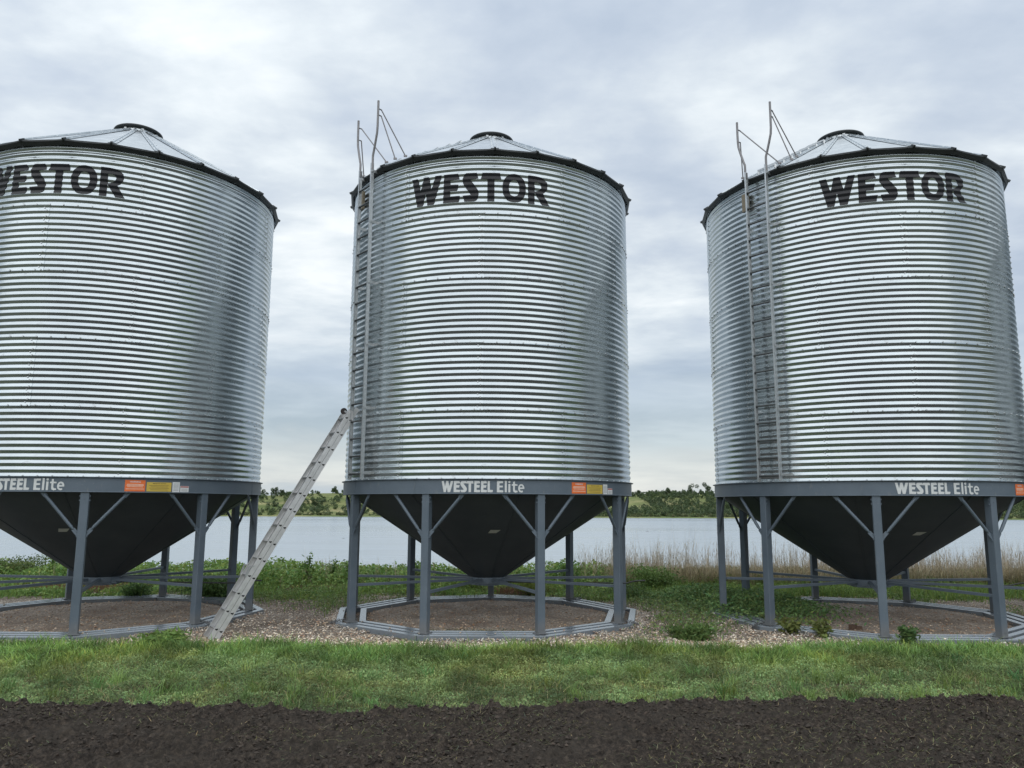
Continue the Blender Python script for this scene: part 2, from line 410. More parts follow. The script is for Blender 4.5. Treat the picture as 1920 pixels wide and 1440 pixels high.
def wall_ring_mesh():
    rows = 11*12+1
    V = []; F = []; tone = []
    zz = np.linspace(0, T_, rows); zz[0] = -.012
    rr = RW + corr(zz) + .003*(1-zz/T_)
    for s in range(6):
        n = 34; bb = np.radians(s*60 + np.linspace(-.9, 60.0, n+1))
        lift = np.linspace(.005, 0, n+1)
        Rg = rr[:, None] + lift[None, :]
        x = Rg*np.sin(bb)[None]; y = Rg*np.cos(bb)[None]; z_ = np.repeat(zz[:, None], n+1, 1)
        b0 = sum(len(v) for v in V); V.append(np.stack([x.ravel(), y.ravel(), z_.ravel()], 1))
        F.append(grid_faces(rows, n+1)[:, ::-1] + b0); tone.append(np.full(rows*(n+1), rng.random()))
        # edge of the overlapping lip
        b1 = b0 + rows*(n+1); Ri = rr
        V.append(np.stack([(Ri+.005)*np.sin(bb[0]), (Ri+.005)*np.cos(bb[0]), zz], 1)); tone.append(np.full(rows, 0.)); b2 = b1; b1 = b1+rows
        V.append(np.stack([(Ri-.001)*np.sin(bb[0]), (Ri-.001)*np.cos(bb[0]), zz], 1)); tone.append(np.full(rows, 0.))
        i = np.arange(rows-1); F.append(np.stack([b2+i, b2+i+1, b1+i+1, b1+i], 1))
    V = np.concatenate(V); F = np.concatenate(F); tone = np.concatenate(tone)
    mi = np.zeros(len(F), int)
    # bolts: six-sided heads, down each lap and along the lower edge
    bo = []
    for s in range(6):
        for k in range(11):
            bo.append((s*60+.0, (k+.0)*LAM+.002, 0)); 
            bo.append((s*60+.95, (k+.5)*LAM, 1)) if k % 2 == 0 else None
    for q in range(78):
        bo.append((q*360/78+2, .004, 0))
    BV = []; BF = []
    hx = np.radians(np.arange(6)*60)
    for b, zc, low in bo:
        r0 = RW + float(corr(zc)) + .003 + .003
        b = R_(b); o = np.array([math.sin(b), math.cos(b), 0.]); t = np.array([math.cos(b), -math.sin(b), 0.]); u = np.array([0, 0, 1.])
        c = o*r0 + u*zc; k0 = len(V)+len(BV)
        for rad, h in ((.0145, -.004), (.013, .009)):
            for a in hx: BV.append(c + o*h + (t*math.cos(a)+u*math.sin(a))*rad)
        for k in range(0, 6): BF.append((k0+k, k0+(k+1) % 6, k0+6+(k+1) % 6, k0+6+k))
        BF.append((k0+6, k0+7, k0+8, k0+9)); BF.append((k0+9, k0+10, k0+11, k0+6))
    V = np.concatenate([V, np.array(BV)]); F = np.concatenate([F, np.array(BF)]); tone = np.concatenate([tone, np.zeros(len(BV))])
    mi = np.concatenate([mi, np.ones(len(BF), int)])
    me = np_mesh('wall_ring', V, F, True, {'tone': tone}, mi)
    fl = np.ones(len(F), bool); fl[mi == 1] = False; me.polygons.foreach_set('use_smooth', fl)
    me.materials.append(GALV); me.materials.append(TUBE)
    return me

# ---- lettering by scanline: polygons (in letter units) -> thin strips wrapped on the wall
def wrap_strips(polys, ylev, fmap, dx):
    """polys: closed loops (even-odd) in (x, v); fmap(x, v) -> xyz"""
    V = []; F = []
    def cross(v):
        c = []
        for pl in polys:
            for i in range(len(pl)):
                (x0, y0), (x1, y1) = pl[i], pl[(i+1) % len(pl)]
                if (y0 <= v < y1) or (y1 <= v < y0): c.append(x0+(v-y0)*(x1-x0)/(y1-y0))
        return sorted(c)
    eps = 1e-5
    for a, b in zip(ylev[:-1], ylev[1:]):
        lo, hi = cross(a+eps), cross(b-eps)
        if len(lo) != len(hi): lo = hi = cross((a+b)/2)
        for i in range(0, len(lo)-1, 2):
            n = max(1, int(math.ceil(max(lo[i+1]-lo[i], hi[i+1]-hi[i])/dx)))
            for k in range(n):
                q = []
                for xl, xr, v in ((lo[i], lo[i+1], a), (hi[i], hi[i+1], b)):
                    q += [fmap(xl+(xr-xl)*k/n, v), fmap(xl+(xr-xl)*(k+1)/n, v)]
                b0 = len(V); V += q; F.append((b0, b0+1, b0+3, b0+2))
    return np.array(V), np.array(F)
def ell(cx, cy, rx, ry, n=36, e=2.3):
    out = []
    for k in range(n):
        t = 2*math.pi*k/n; c, s = math.cos(t), math.sin(t)
        out.append((cx+rx*math.copysign(abs(c)**(2/e), c), cy+ry*math.copysign(abs(s)**(2/e), s)))
    return out
LW = [(85, 1), (152, 1), (188, .52), (222, 1), (285, 1), (315, .53), (362, 1), (437, 1), (345, 0), (270, 0), (247, .45), (215, 0), (150, 0)]
LE = [(465, 1), (632, 1), (655, .79), (540, .79), (540, .63), (640, .63), (622, .40), (540, .40), (540, .21), (660, .22), (643, 0), (458, 0)]
LS = [(735, 1), (858, 1), (878, .79), (778, .78), (858, .47), (878, .36), (881, .24), (872, .12), (852, .04), (825, 0), (712, 0), (690, .22), (793, .22), (705, .58), (690, .68), (688, .80), (696, .9), (712, .97)]
LT = [(925, 1), (1135, 1), (1152, .77), (1070, .78), (1070, 0), (985, 0), (985, .78), (903, .77)]
LO = [ell(1305, .5, 140, .5, 40, 2.2), ell(1305, .5, 62, .285, 32, 2.3)]
LR = [[(1472, 1), (1560, 1), (1625, .98), (1668, .93), (1696, .84), (1706, .72), (1698, .58), (1675, .48), (1648, .42), (1728, 0), (1638, 0), (1550, .42), (1548, 0), (1472, 0)],
      [(1548, .78), (1595, .78), (1622, .74), (1632, .67), (1626, .59), (1600, .51), (1552, .46)]]
LL = [(0, 1), (80, 1), (80, .21), (190, .22), (173, 0), (0, 0)]
WORD = [LW, LE, LS, LT, *LO, *LR]
def lettering_meshes():
    # crop px -> bearing on the wall, read on the middle bin
    cx, cy = BINS[1]; bs = np.radians(np.linspace(140, 225, 400)); zc = Z0+4*T_+.46-CAMZ
    xx = cx+RW*np.sin(bs); yy = cy+RW*np.cos(bs)
    px = 960+1463.7*xx/(yy*math.cos(.1539)+zc*math.sin(.1539)); px -= (720-350)*.0044*-1
    o = np.argsort(px); pxs, bdeg = px[o], np.degrees(bs)[o]
    zb, zt = .205, .715
    def fm(x, v):
        b = float(np.interp(760+x/6.4, pxs, bdeg)); zz = zb+(zt-zb)*v
        r = RW + float(corr(zz)) + .003 + .0075
        return (r*math.sin(R_(b)), r*math.cos(R_(b)), zz)
    n = int(round((zt-zb)/(LAM/12))); lev = [i/n for i in range(n+1)]
    big = []
    for lt in ([LW], [LE], [LS], [LT], LO, LR):
        V, F = wrap_strips(lt, lev, fm, 40.); big.append(np_mesh('letter', V, F[:, ::-1], True))
    # band
    def sc(poly, x0, x1, a, b): return [(x0+(x-a)/(b-a)*(x1-x0), v) for x, v in poly]
    E2 = [(632, 1), (688, 1), (688, .82), (655, .82), (655, .60), (685, .60), (685, .43), (655, .43), (655, .18), (689, .18), (689, 0), (632, 0)]
    l2 = [(703, 1.04), (721, 1.04), (721, 0), (703, 0)]
    i2 = [(735, .74), (753, .74), (753, 0), (735, 0)]; id2 = ell(744, .93, 10.5, .10, 14, 2)
    t2 = [(777, .95), (794, 1.0), (794, .74), (817, .74), (817, .60), (794, .60), (794, .26), (799, .17), (818, .16), (818, .01), (797, -.02), (782, .05), (777, .18), (777, .60), (765, .60), (765, .74), (777, .74)]
    e2 = []
    for k in range(25): t = R_(-38 - k*(322-0)/24*1.0) ; e2.append((851+28*math.cos(-t+0), .37+.385*math.sin(-t)))
    e2 = [(851+28*math.cos(R_(a)), .37+.385*math.sin(R_(a))) for a in range(-8, 316, 12)]
    e2 += [(866, .06), (864, .19), (852, .15), (840, .2), (838, .31), (880, .31)]
    eh = [(838, .44), (863, .44), (860, .56), (851, .61), (841, .56)]
    polys = [[q] for q in (sc(LW, 135, 240, 85, 437), sc(LE, 243, 303, 458, 660), sc(LS, 303, 362, 688, 881), sc(LT, 356, 422, 903, 1152),
             sc(LE, 427, 484, 458, 660), sc(LE, 488, 545, 458, 660), sc(LL, 548, 598, 0, 190), E2, l2)]+[[i2, id2], [t2], [e2, eh]]
    rb = RW+.030
    zc2 = 2.39-CAMZ; yy = cy+rb*np.cos(bs); xx = cx+rb*np.sin(bs)
    px2 = 960+1463.7*xx/(yy*math.cos(.1539)+zc2*math.sin(.1539)) - (911-720)*.0044
    o2 = np.argsort(px2); p2, b2 = px2[o2], np.degrees(bs)[o2]
    def fb(x, v):
        b = float(np.interp(800+x/4.8, p2, b2)); zz = 2.298+.178*v; r = rb+.0035
        return (r*math.sin(R_(b)), r*math.cos(R_(b)), zz)
    small = []
    for lt in polys:
        V, F = wrap_strips(lt, [i/40-.05 for i in range(45)], fb, 60.); small.append(np_mesh('letter', V, F[:, ::-1], True))
    return big, small

def text_mesh(name, s, size, b, zc, rad):
    cu = bpy.data.curves.new(name, 'FONT'); cu.body = s; cu.size = size; cu.align_x = 'CENTER'; cu.align_y = 'CENTER'; cu.offset = size*.02
    ob = bpy.data.objects.new('tmp', cu); C.objects.link(ob)
    me = bpy.data.meshes.new_from_object(ob.evaluated_get(bpy.context.evaluated_depsgraph_get()))
    C.objects.unlink(ob); bpy.data.objects.remove(ob)
    for v in me.vertices:
        bb = R_(b) - v.co.x/rad
        v.co = (rad*math.sin(bb), rad*math.cos(bb), zc+v.co.y)
    me.name = name; return me

def make_bin():
    root = empty('grain_bin')
    rot = []       # parts that turn with the upper shell
    wr = wall_ring_mesh(); rings = []
    for t in range(5):
        o = link('wall_ring', wr, None, root); o.location.z = Z0 + t*T_
        o['ph'] = 30.7 if t % 2 == 0 else 1.3; rings.append(o)
    big, small = lettering_meshes()
    # lettering hangs on the top ring; undo the ring's own turn
    for q in big: lt = link('letter', q, BLACK, rings[4]); lt.rotation_euler.z = R_(30.7)
    # ---------------- roof
    mb = MB(); RE, RC, ZC = 2.835, .40, 9.50; N = 24
    slope = Vector((0, RC-RE, ZC-ZE)).normalized()
    for k in range(N):
        b0, b1 = k*15-3+0., (k+1)*15-3
        # panel split up the slope with low cross stiffeners
        prev = None
        for i in range(9):
            t = i/8; r = RE+(RC-RE)*t; zz = ZE+(ZC-ZE)*t
            a, b = P(b0, r, zz), P(b1, r, zz)
            if prev: mb.add([prev[0], prev[1], b, a], [(0, 3, 2, 1)])
            if False:
                a2, b2 = P(b0+1.5, r, zz+.004), P(b1-1.5, r, zz+.004)
                mb.bar(a2, b2, .05, .006, up=(0, 0, 1))
            prev = (a, b)
        # flange turned down at the eave
        q = [P(b0, RE, ZE), P(b1, RE, ZE), P(b1, RE+.012, ZE-.055), P(b0, RE+.012, ZE-.055), P(b1, RE-.02, ZE-.10), P(b0, RE-.02, ZE-.10)]
    roof = mb.build('roof', ROOFM, root)
    mb = MB()
    for k in range(N):
        b0, b1 = k*15-3, (k+1)*15-3
        nseg = 4
        for i in range(nseg):
            c0 = b0+(b1-b0)*i/nseg; c1 = b0+(b1-b0)*(i+1)/nseg
            sag = lambda u: .012*math.sin(math.pi*u)
            u0, u1 = i/nseg, (i+1)/nseg
            f = lambda c, r, z_, u: P(c, (r)*math.cos(R_(7.5))/math.cos(R_(c-(b0+b1)/2)), z_-sag(u))
            q = []
            for r, z_ in ((RE+.004, ZE+.004), (RE+.006, ZE-.02), (RE-.035, ZE-.080), (RE-.05, ZE-.075)):
                q += [f(c0, r, z_, u0), f(c1, r, z_, u1)]
            mb.add(q, [(1, 0, 2, 3), (3, 2, 4, 5), (5, 4, 6, 7)])
        # stubby rib end sticking up at the drip edge
        d = P(b0, 1, 0); 
        mb.bar(P(b0, RE-.06, ZE+.045), P(b0, RE+.03, ZE-.012), .030, .040, up=(0, 0, 1))
    mb.build('drip_edge', EAVED, roof)
    for k in range(N):
        b0 = k*15-3
        mb = MB(); a = P(b0, RE-.05, ZE+.044); b = P(b0, RC+.02, ZC+.014)
        mb.bar(a, b, .030, .026, up=(0, 0, 1))
        for s in (-1, 1):
            t = P(b0+90, .045*s, 0)
            mb.bar(a+t-Vector((0, 0, .010)), b+t*.4-Vector((0, 0, .010)), .05, .006, up=(0, 0, 1))
        for i in range(9):
            p = a.lerp(b, (i+.5)/9); t = P(b0+90, .05, 0)
            for s in (-1, 1): mb.box(p+t*s*(1-.5*i/9)+Vector((0, 0, .0)), (.013, .013, .009))
        mb.build('roof_rib', ROOFM, roof)
    # ladder of rungs up the roof
    for i in range(7):
        t = .06+.12*i; r = 2.7+(RC-2.7)*t; zz = ZE+.055+(ZC-ZE)*(2.835-r)/(2.835-RC)
        mb = MB(); c = P(230.3, r, zz); u = P(320.3, 1, 0)
        mb.bar(c-u*.19, c+u*.19, .035, .03); mb.bar(c-u*.18-Vector((0, 0, .07)), c-u*.18, .03, .03); mb.bar(c+u*.18-Vector((0, 0, .07)), c+u*.18, .03, .03)
        mb.build('roof_step', TUBE, roof)
    # cap
    mb = MB(); mb.lathe([(RC+.02, ZC-.03), (RC-.01, ZC+.01), (RC-.01, 9.575)], 48)
    cap = mb.build('roof_collar', ROOFM, roof, True)
    mb = MB(); pr = [(0, 9.60), (.30, 9.585), (.405, 9.565)]
    pr += [(.435+.028*math.cos(R_(a)), 9.590+.028*math.sin(R_(a))) for a in range(-140, 160, 30)]
    pr += [(.38, 9.63), (.2, 9.66), (0, 9.67)]
    mb.lathe(pr, 56); mb.build('lid', EAVED, root, True, 60)
    for k in range(8): MB().box(P(k*45+10, RC+.005, 9.55), (.05, .03, .07), RZ(k*45+10)).build('lid_bracket', TUBE, cap)
    # ---------------- ring beam
    mb = MB(); ro = RW+.030
    mb.lathe([(RW-.12, BT-.001), (ro+.032, BT-.001), (ro+.032, BT-.010), (ro, BT-.014), (ro, BB+.012), (ro+.006, BB+.006), (ro+.006, BB), (RW-.12, BB), (RW-.12, BT-.001)], 144)
    for b in (20, 92, 164+40, 236, 308): mb.bar(P(b, ro+.001, BB+.014), P(b, ro+.001, BT-.015), .010, .004, up=P(b, 1, 0))
    band = mb.build('ring_beam', PAINT, root, True, 30)
    for q in small: link('letter', q, WHITE, band)
    def plate(x0, x1, z0, z1, m, nm, b_=None):
        n = 6; q = []
        for i in range(n+1):
            b = x0+(x1-x0)*i/n
            q += [P(b, ro+.0035, z0), P(b, ro+.0035, z1)]
        me = MB().add(q, [(2*i, 2*i+1, 2*i+3, 2*i+2) for i in range(n)])
        o = me.build(nm, m, b_ or band); return o
    bx = lambda c: 148.4-(c-1298)/(1587-1298)*21.2
    zt = lambda y: BB+.015+(222-y)/112*.243
    def lines(o, x0, x1, zs, h, m, nm):
        q = MB()
        for (fa, fb_), z_ in zs:
            b0 = x0+(x1-x0)*fa; b1 = x0+(x1-x0)*fb_; vs = []
            for i in range(5):
                b = b0+(b1-b0)*i/4; vs += [P(b, ro+.005, z_), P(b, ro+.005, z_+h)]
            q.add(vs, [(2*i, 2*i+1, 2*i+3, 2*i+2) for i in range(4)])
        q.build(nm, m, o)
    a0, a1 = bx(1298), bx(1384); o = plate(a0, a1, zt(220), zt(136), ORANGE, 'warning_label')
    lines(o, a0, a1, [((.1, .9), zt(170)), ((.08, .92), zt(178)), ((.12, .88), zt(188)), ((.05, .95), zt(204))], .008, INKW, 'small_print')
    tm = text_mesh('label_heading', 'WARNING', .034, (a0+a1)/2, zt(150), ro+.005); link('label_heading', tm, LWHITE, o)
    a0, a1 = bx(1390), bx(1501); o = plate(a0, a1, zt(219), zt(150), YELL, 'notice_label')
    lines(o, a0, a1, [((.1, .9), zt(176)), ((.15, .85), zt(186)), ((.1, .9), zt(196)), ((.15, .85), zt(208))], .006, INKD, 'small_print')
    tm = text_mesh('label_heading', 'IMPORTANT NOTICE', .022, (a0+a1)/2, zt(160), ro+.005); link('label_heading', tm, INKD, o)
    a0, a1 = bx(1506), bx(1541); o = plate(a0, a1, zt(222), zt(145), LWHITE, 'paper_label')
    lines(o, a0, a1, [((.15, .85), zt(160+q*10)) for q in range(6)], .004, CHAINM, 'small_print')
    a0, a1 = bx(1544), bx(1587); o = plate(a0, a1, zt(221), zt(174), LWHITE, 'danger_label')
    lines(o, a0, a1, [((.03, .97), zt(186))], .022, LRED, 'label_heading')
    lines(o, a0, a1, [((.15, .85), zt(198+q*8)) for q in range(3)], .004, CHAINM, 'small_print')
    # ---------------- hopper
    mb = MB(); r1, z1, r2, z2 = 2.70, 2.30, .33, .745
    mb.lathe([(r2, z2), (r1, z1)][::-1], 144)
    for k in range(9):
        b = k*40+7; mb.bar(P(b, r1-.05, z1-.036), P(b, r2+.02, z2+.008), .02, .010, up=P(b, .55, -.83))
    cone = mb.build('hopper_cone', CONE, root, True, 30)
    # pale tag on the cone, lower right of centre
    e = lambda b, t: P(b, r1+(r2-r1)*t + .004, z1+(z2-z1)*t-.006)
    me = MB().add([e(178.2, .435), e(173.4, .435), e(171.0, .398), e(176.8, .398)], [(0, 1, 2, 3)]); me.build('tag_plate', STICK, cone)
    mb = MB(); mb.lathe([(.335, .76), (.335, .635), (.30, .63), (.30, .60)], 40)
    mb.box((0, 0, .625), (.62, .5, .03)); mb.box((.33, 0, .655), (.12, .42, .05), None, .01)
    mb.build('outlet_collar', PAINT, root, True, 30)
    mb = MB(); mb.tube([(.36, -.06, .648), (2.55, -.05, .632), (2.66, -.05, .635), (2.78, -.05, .665), (2.86, -.05, .678), (3.02, -.05, .682)], .0135, 8)
    mb.build('slide_gate_rod', BLKP, root, True, 60)
    # ---------------- legs, braces, spokes, skids
    for k in range(9):
        b = 40*k; h = .127
        mb = MB(); c = P(b, RL, 0)
        mb.box(c+Vector((0, 0, (BB+.087)/2)), (h, h, BB-.087), RZ(b), .007)
        mb.box(c+Vector((0, 0, .0925)), (.19, .19, .012), RZ(b))
        for zz_ in (1.58, 1.66, BB-.06, BB-.13):
            for s_ in (-1, 1): mb.box(c+P(b+90*s_, h/2+.004, zz_)+P(b, .03, 0), (.024, .024, .024), RZ(b))
        mb.box(c+P(b, h/2+.003, BB-.10), (.018, .006, .018), RZ(b)); mb.box(c+P(b, h/2+.003, .16), (.02, .006, .02), RZ(b))
        leg = mb.build('leg', PAINT, root)
        for s in (-1, 1):
            mb = MB(); u = P(b+90*s, 1, 0)
            lo = c + u*(h/2+.004) + Vector((0, 0, 1.62)) + P(b, .03, 0)
            bt = b + s*13.6; hi = P(bt, RW-.02, BB+.03)
            d = (hi-lo).normalized()
            pts = [lo-d*.02, lo+d*.09, lo+d*.15, hi-d*.16, hi-d*.10]
            mb.tube(pts[1:4], [.014, .026, .026], 10); mb.tube([hi-d*.16, hi-d*.09], [.026, .016], 10)
            w_ = P(b+90*s*0, 1, 0)
            mb.bar(lo-d*.045, lo+d*.10, .058, .010, up=P(b, 1, 0).cross(d).cross(d)*-1)
            mb.bar(hi-d*.13, hi+d*.01, .062, .010, up=P(bt, 1, 0).cross(d).cross(d)*-1)
            mb.build('brace', PAINT, leg, True, 40)
        mb = MB(); mb.bar(P(b, .32, .705), P(b, RL-h/2-.002, .705), .05, .045, ch=.0)
        mb.build('spoke', PAINT, root)
        for off in (-.215, 0, .215):
            ri, r_o = RL+off-.062, RL+off+.062
            g0, g1 = b+.12, b+40-.12
            mb = MB(); z0_, z1_ = -.02, .085
            cs = math.cos(R_(20))
            q = [P(g0, ri, z0_), P(g1, ri, z0_), P(g1, r_o, z0_), P(g0, r_o, z0_)]
            top = [P(g0, ri+.004, z1_), P(g1, ri+.004, z1_), P(g1, r_o-.004, z1_), P(g0, r_o-.004, z1_)]
            qm = [P(g0, ri, z1_-.004), P(g1, ri, z1_-.004), P(g1, r_o, z1_-.004), P(g0, r_o, z1_-.004)]
            mb.add(q+qm+top, [(3, 2, 1, 0), (0, 1, 5, 4), (1, 2, 6, 5), (2, 3, 7, 6), (3, 0, 4, 7), (4, 5, 9, 8), (5, 6, 10, 9), (6, 7, 11, 10), (7, 4, 8, 11), (8, 9, 10, 11)][::1])
            me = mb.mesh('skid_beam'); 
            link('skid_beam', me, SKID, root)
    def chain(b, n, r0, r1, side):
        mb = MB()
        a = P(b+side*1.0, r0, .115); c = P(b+side*3.5, (r0+r1)/2+.05, .125); e_ = P(b+side*1.2, r1, .075)
        prev = None
        for i in range(n):
            t = i/(n-1); p = a.lerp(c, t).lerp(c.lerp(e_, t), t) + Vector((0, 0, .01*math.sin(i*2.1)))
            t2 = t+.01; d = ((a.lerp(c, t2).lerp(c.lerp(e_, t2), t2))-a.lerp(c, t).lerp(c.lerp(e_, t), t)).normalized()
            sidev = d.cross(Vector((0, 0, 1))).normalized(); upv = sidev.cross(d)
            q = sidev if i % 2 else upv; pts = []
            for j in range(11):
                an = 2*math.pi*j/10; pts.append(p+d*math.cos(an)*.026+q*math.sin(an)*.016)
            mb.tube(pts, .0055, 6, False)
        return mb
    for b, s in ((240, 1), (120, -1), (40, 1)):
        chain(b, 17, RL-.1, RL+.33, s).build('chain', CHAINM, root, True, 60)
    # ---------------- fixed ladder
    LB = 230.3; RS = RW+.17
    lad = MB()
    fl = empty('fixed_ladder', (0, 0, 0), root)
    hb = 4.5
    for s in (-1, 1):
        b = LB+s*hb; mb = MB()
        u = P(b, 1, 0); t = P(LB+90, 1, 0)*s
        for dz in range(5):
            pass
        # C-channel rail: web and two flanges
        mb.bar(P(b, RS, Z0+.005), P(b, RS, ZE+.10), .006, .060, up=t.cross(Vector((0, 0, 1))))
        for off in (-.027, .027):
            mb.bar(P(b, RS+off, Z0+.005)-t*.014, P(b, RS+off, ZE+.10)-t*.014, .028, .005, up=t.cross(Vector((0, 0, 1))))
        mb.build('ladder_rail', TUBE, fl)
    t = P(LB+90, 1, 0)
    zr = Z0+.10; i = 0
    while zr < ZE-.05:
        mb = MB(); c = P(LB, RS*math.cos(R_(hb)), zr); hw = RS*math.sin(R_(hb))-.004
        mb.tube([c-t*hw, c+t*hw], .0175, 8); mb.build('ladder_rung', RUNGM, fl, True, 60)
        zr += .3048; i += 1
    for tz in range(6):
        zb = Z0+.115+tz*T_ if tz < 5 else ZE-.05
        for s in (-1, 1):
            b = LB+s*hb; mb = MB(); tt_ = t*s
            p0 = P(b, RS+.02, zb)+tt_*.010; p1 = P(b, RW+.012, zb)+tt_*.010
            mb.bar(p0, p1, .05, .006, up=tt_); mb.bar(p1-tt_*.0, p1+tt_*.13, .04, .006, up=P(b, 1, 0))
            mb.box(p1+tt_*.11, (.022, .022, .022), RZ(b)); mb.box(p0+P(b, -.03, 0)+tt_*.008, (.02, .02, .02), RZ(b))
            mb.build('wall_bracket', TUBE, fl)
    # grab rails above the eave, each with two stays down to the roof
    for s, htop in ((-1, 1.27), (1, 1.17)):
        b = LB+s*hb; t2 = t*s
        base = P(b, RS, ZE-.02); up = Vector((0, 0, 1))
        offs = [(0, 0), (.0, .18), (.0, .26), (.035, .36), (.085, .52), (.125, .66), (.135, .78), (.138, htop-.25), (.138, htop)]
        pts = [base+t2*a+up*h_ for a, h_ in offs]
        mb = MB(); mb.tube(pts, .0205, 12)
        hr = mb.build('grab_rail', RAILM, fl, True, 60)
        top = pts[-1]
        def roofpt(bb, r): return P(bb, r, ZE+(9.50-ZE)*(2.835-r)/(2.835-.40)+.06)
        for frac, rp in (((.13, roofpt(218, 2.45)), (.25, roofpt(218, 2.70))) if s < 0 else ((.12, roofpt(222.5, 2.72)), (.36, roofpt(239, 2.75)))):
            p = top-up*(frac+.02); q = p+P(b, -.07, -.005)
            mb = MB(); mb.tube([q, rp], .011, 8); mb.bar(p, q, .03, .008); mb.box(rp, (.06, .03, .03))
            mb.build('stay', RAILM, hr, True, 50)
    # tan card left on the wall beside the ladder head
    mb = MB(); mb.box(P(237.2, RW+.06, ZE-.42), (.16, .05, .34), RZ(237.2), .01); mb.build('tan_pad', TAN, root)
    return root
proto = make_bin()

def copy_tree(o, parent=None):
    c = o.copy(); C.objects.link(c); c.parent = parent
    if parent is not None: c.matrix_parent_inverse = o.matrix_parent_inverse
    for ch in list(o.children): copy_tree(ch, c)
    return c
bins = [proto] + [copy_tree(proto) for _ in range(3)]
order = [1, 0, 2, 3]
LAB = ['galvanised hopper grain bin in the middle, an aluminium ladder leaning against its left side',
       'leftmost galvanised hopper grain bin, cut off by the left edge, left of the leaning ladder',
       'galvanised hopper grain bin on the right, its fixed ladder seen against the corrugated wall',
       'galvanised hopper grain bin standing beyond the right edge, next after the right-hand bin']
TURN = [0., -1.0, 3.6, 1.]
for o, k, lb, tr in zip(bins, order, LAB, TURN):
    o.location = (*BINS[k], 0); tag(o, lb, 'grain bin', 'row of galvanised hopper grain bins')
    for ch in o.children:
        nm = ch.name.split('.')[0]
        if nm == 'wall_ring': ch.rotation_euler.z = -R_(ch['ph'] + tr)
        elif nm in ('fixed_ladder', 'tan_pad') and k == 0: ch.rotation_euler.z = -R_(16.)
        elif nm in ('roof', 'fixed_ladder', 'tan_pad'): ch.rotation_euler.z = -R_(tr)
for o in bpy.data.objects:
    if 'ph' in o.keys(): del o['ph']
tag(proto, LAB[0], 'grain bin')

# brown stained floor inside each ring of skids (spilled grain, dust)
for k, (cx, cy) in enumerate(BINS):
    n = 80; rr = np.linspace(0, 1, 26); th = np.linspace(0, 2*np.pi, n+1)[:-1]
    Rm = 2.42*(1+.02*np.sin(th*5+k)+.02*np.sin(th*9+k*2))
    X = cx+rr[:, None]*Rm*np.sin(th); Y = cy+rr[:, None]*Rm*np.cos(th)
    Z = grav_h(X, Y)+.016+.02*(fbm(X, Y, 2.2, 3, .5, k)-.5) - .05*sstep(.93, 1, rr)[:, None]
    if k == 1: Z -= .05*np.exp(-(((X+1.05)/.22)**2+((Y-13.55)/.16)**2))
    i = np.arange(25)[:, None]*n; j = np.arange(n)[None]; F = np.stack([i+j, i+n+j, i+n+(j+1) % n, i+(j+1) % n], -1).reshape(-1, 4)
    g = link('stained_gravel', np_mesh('stained_gravel', np.stack([X.ravel(), Y.ravel(), Z.ravel()], 1), F, True), DIRTG); tag(g, kind='structure')

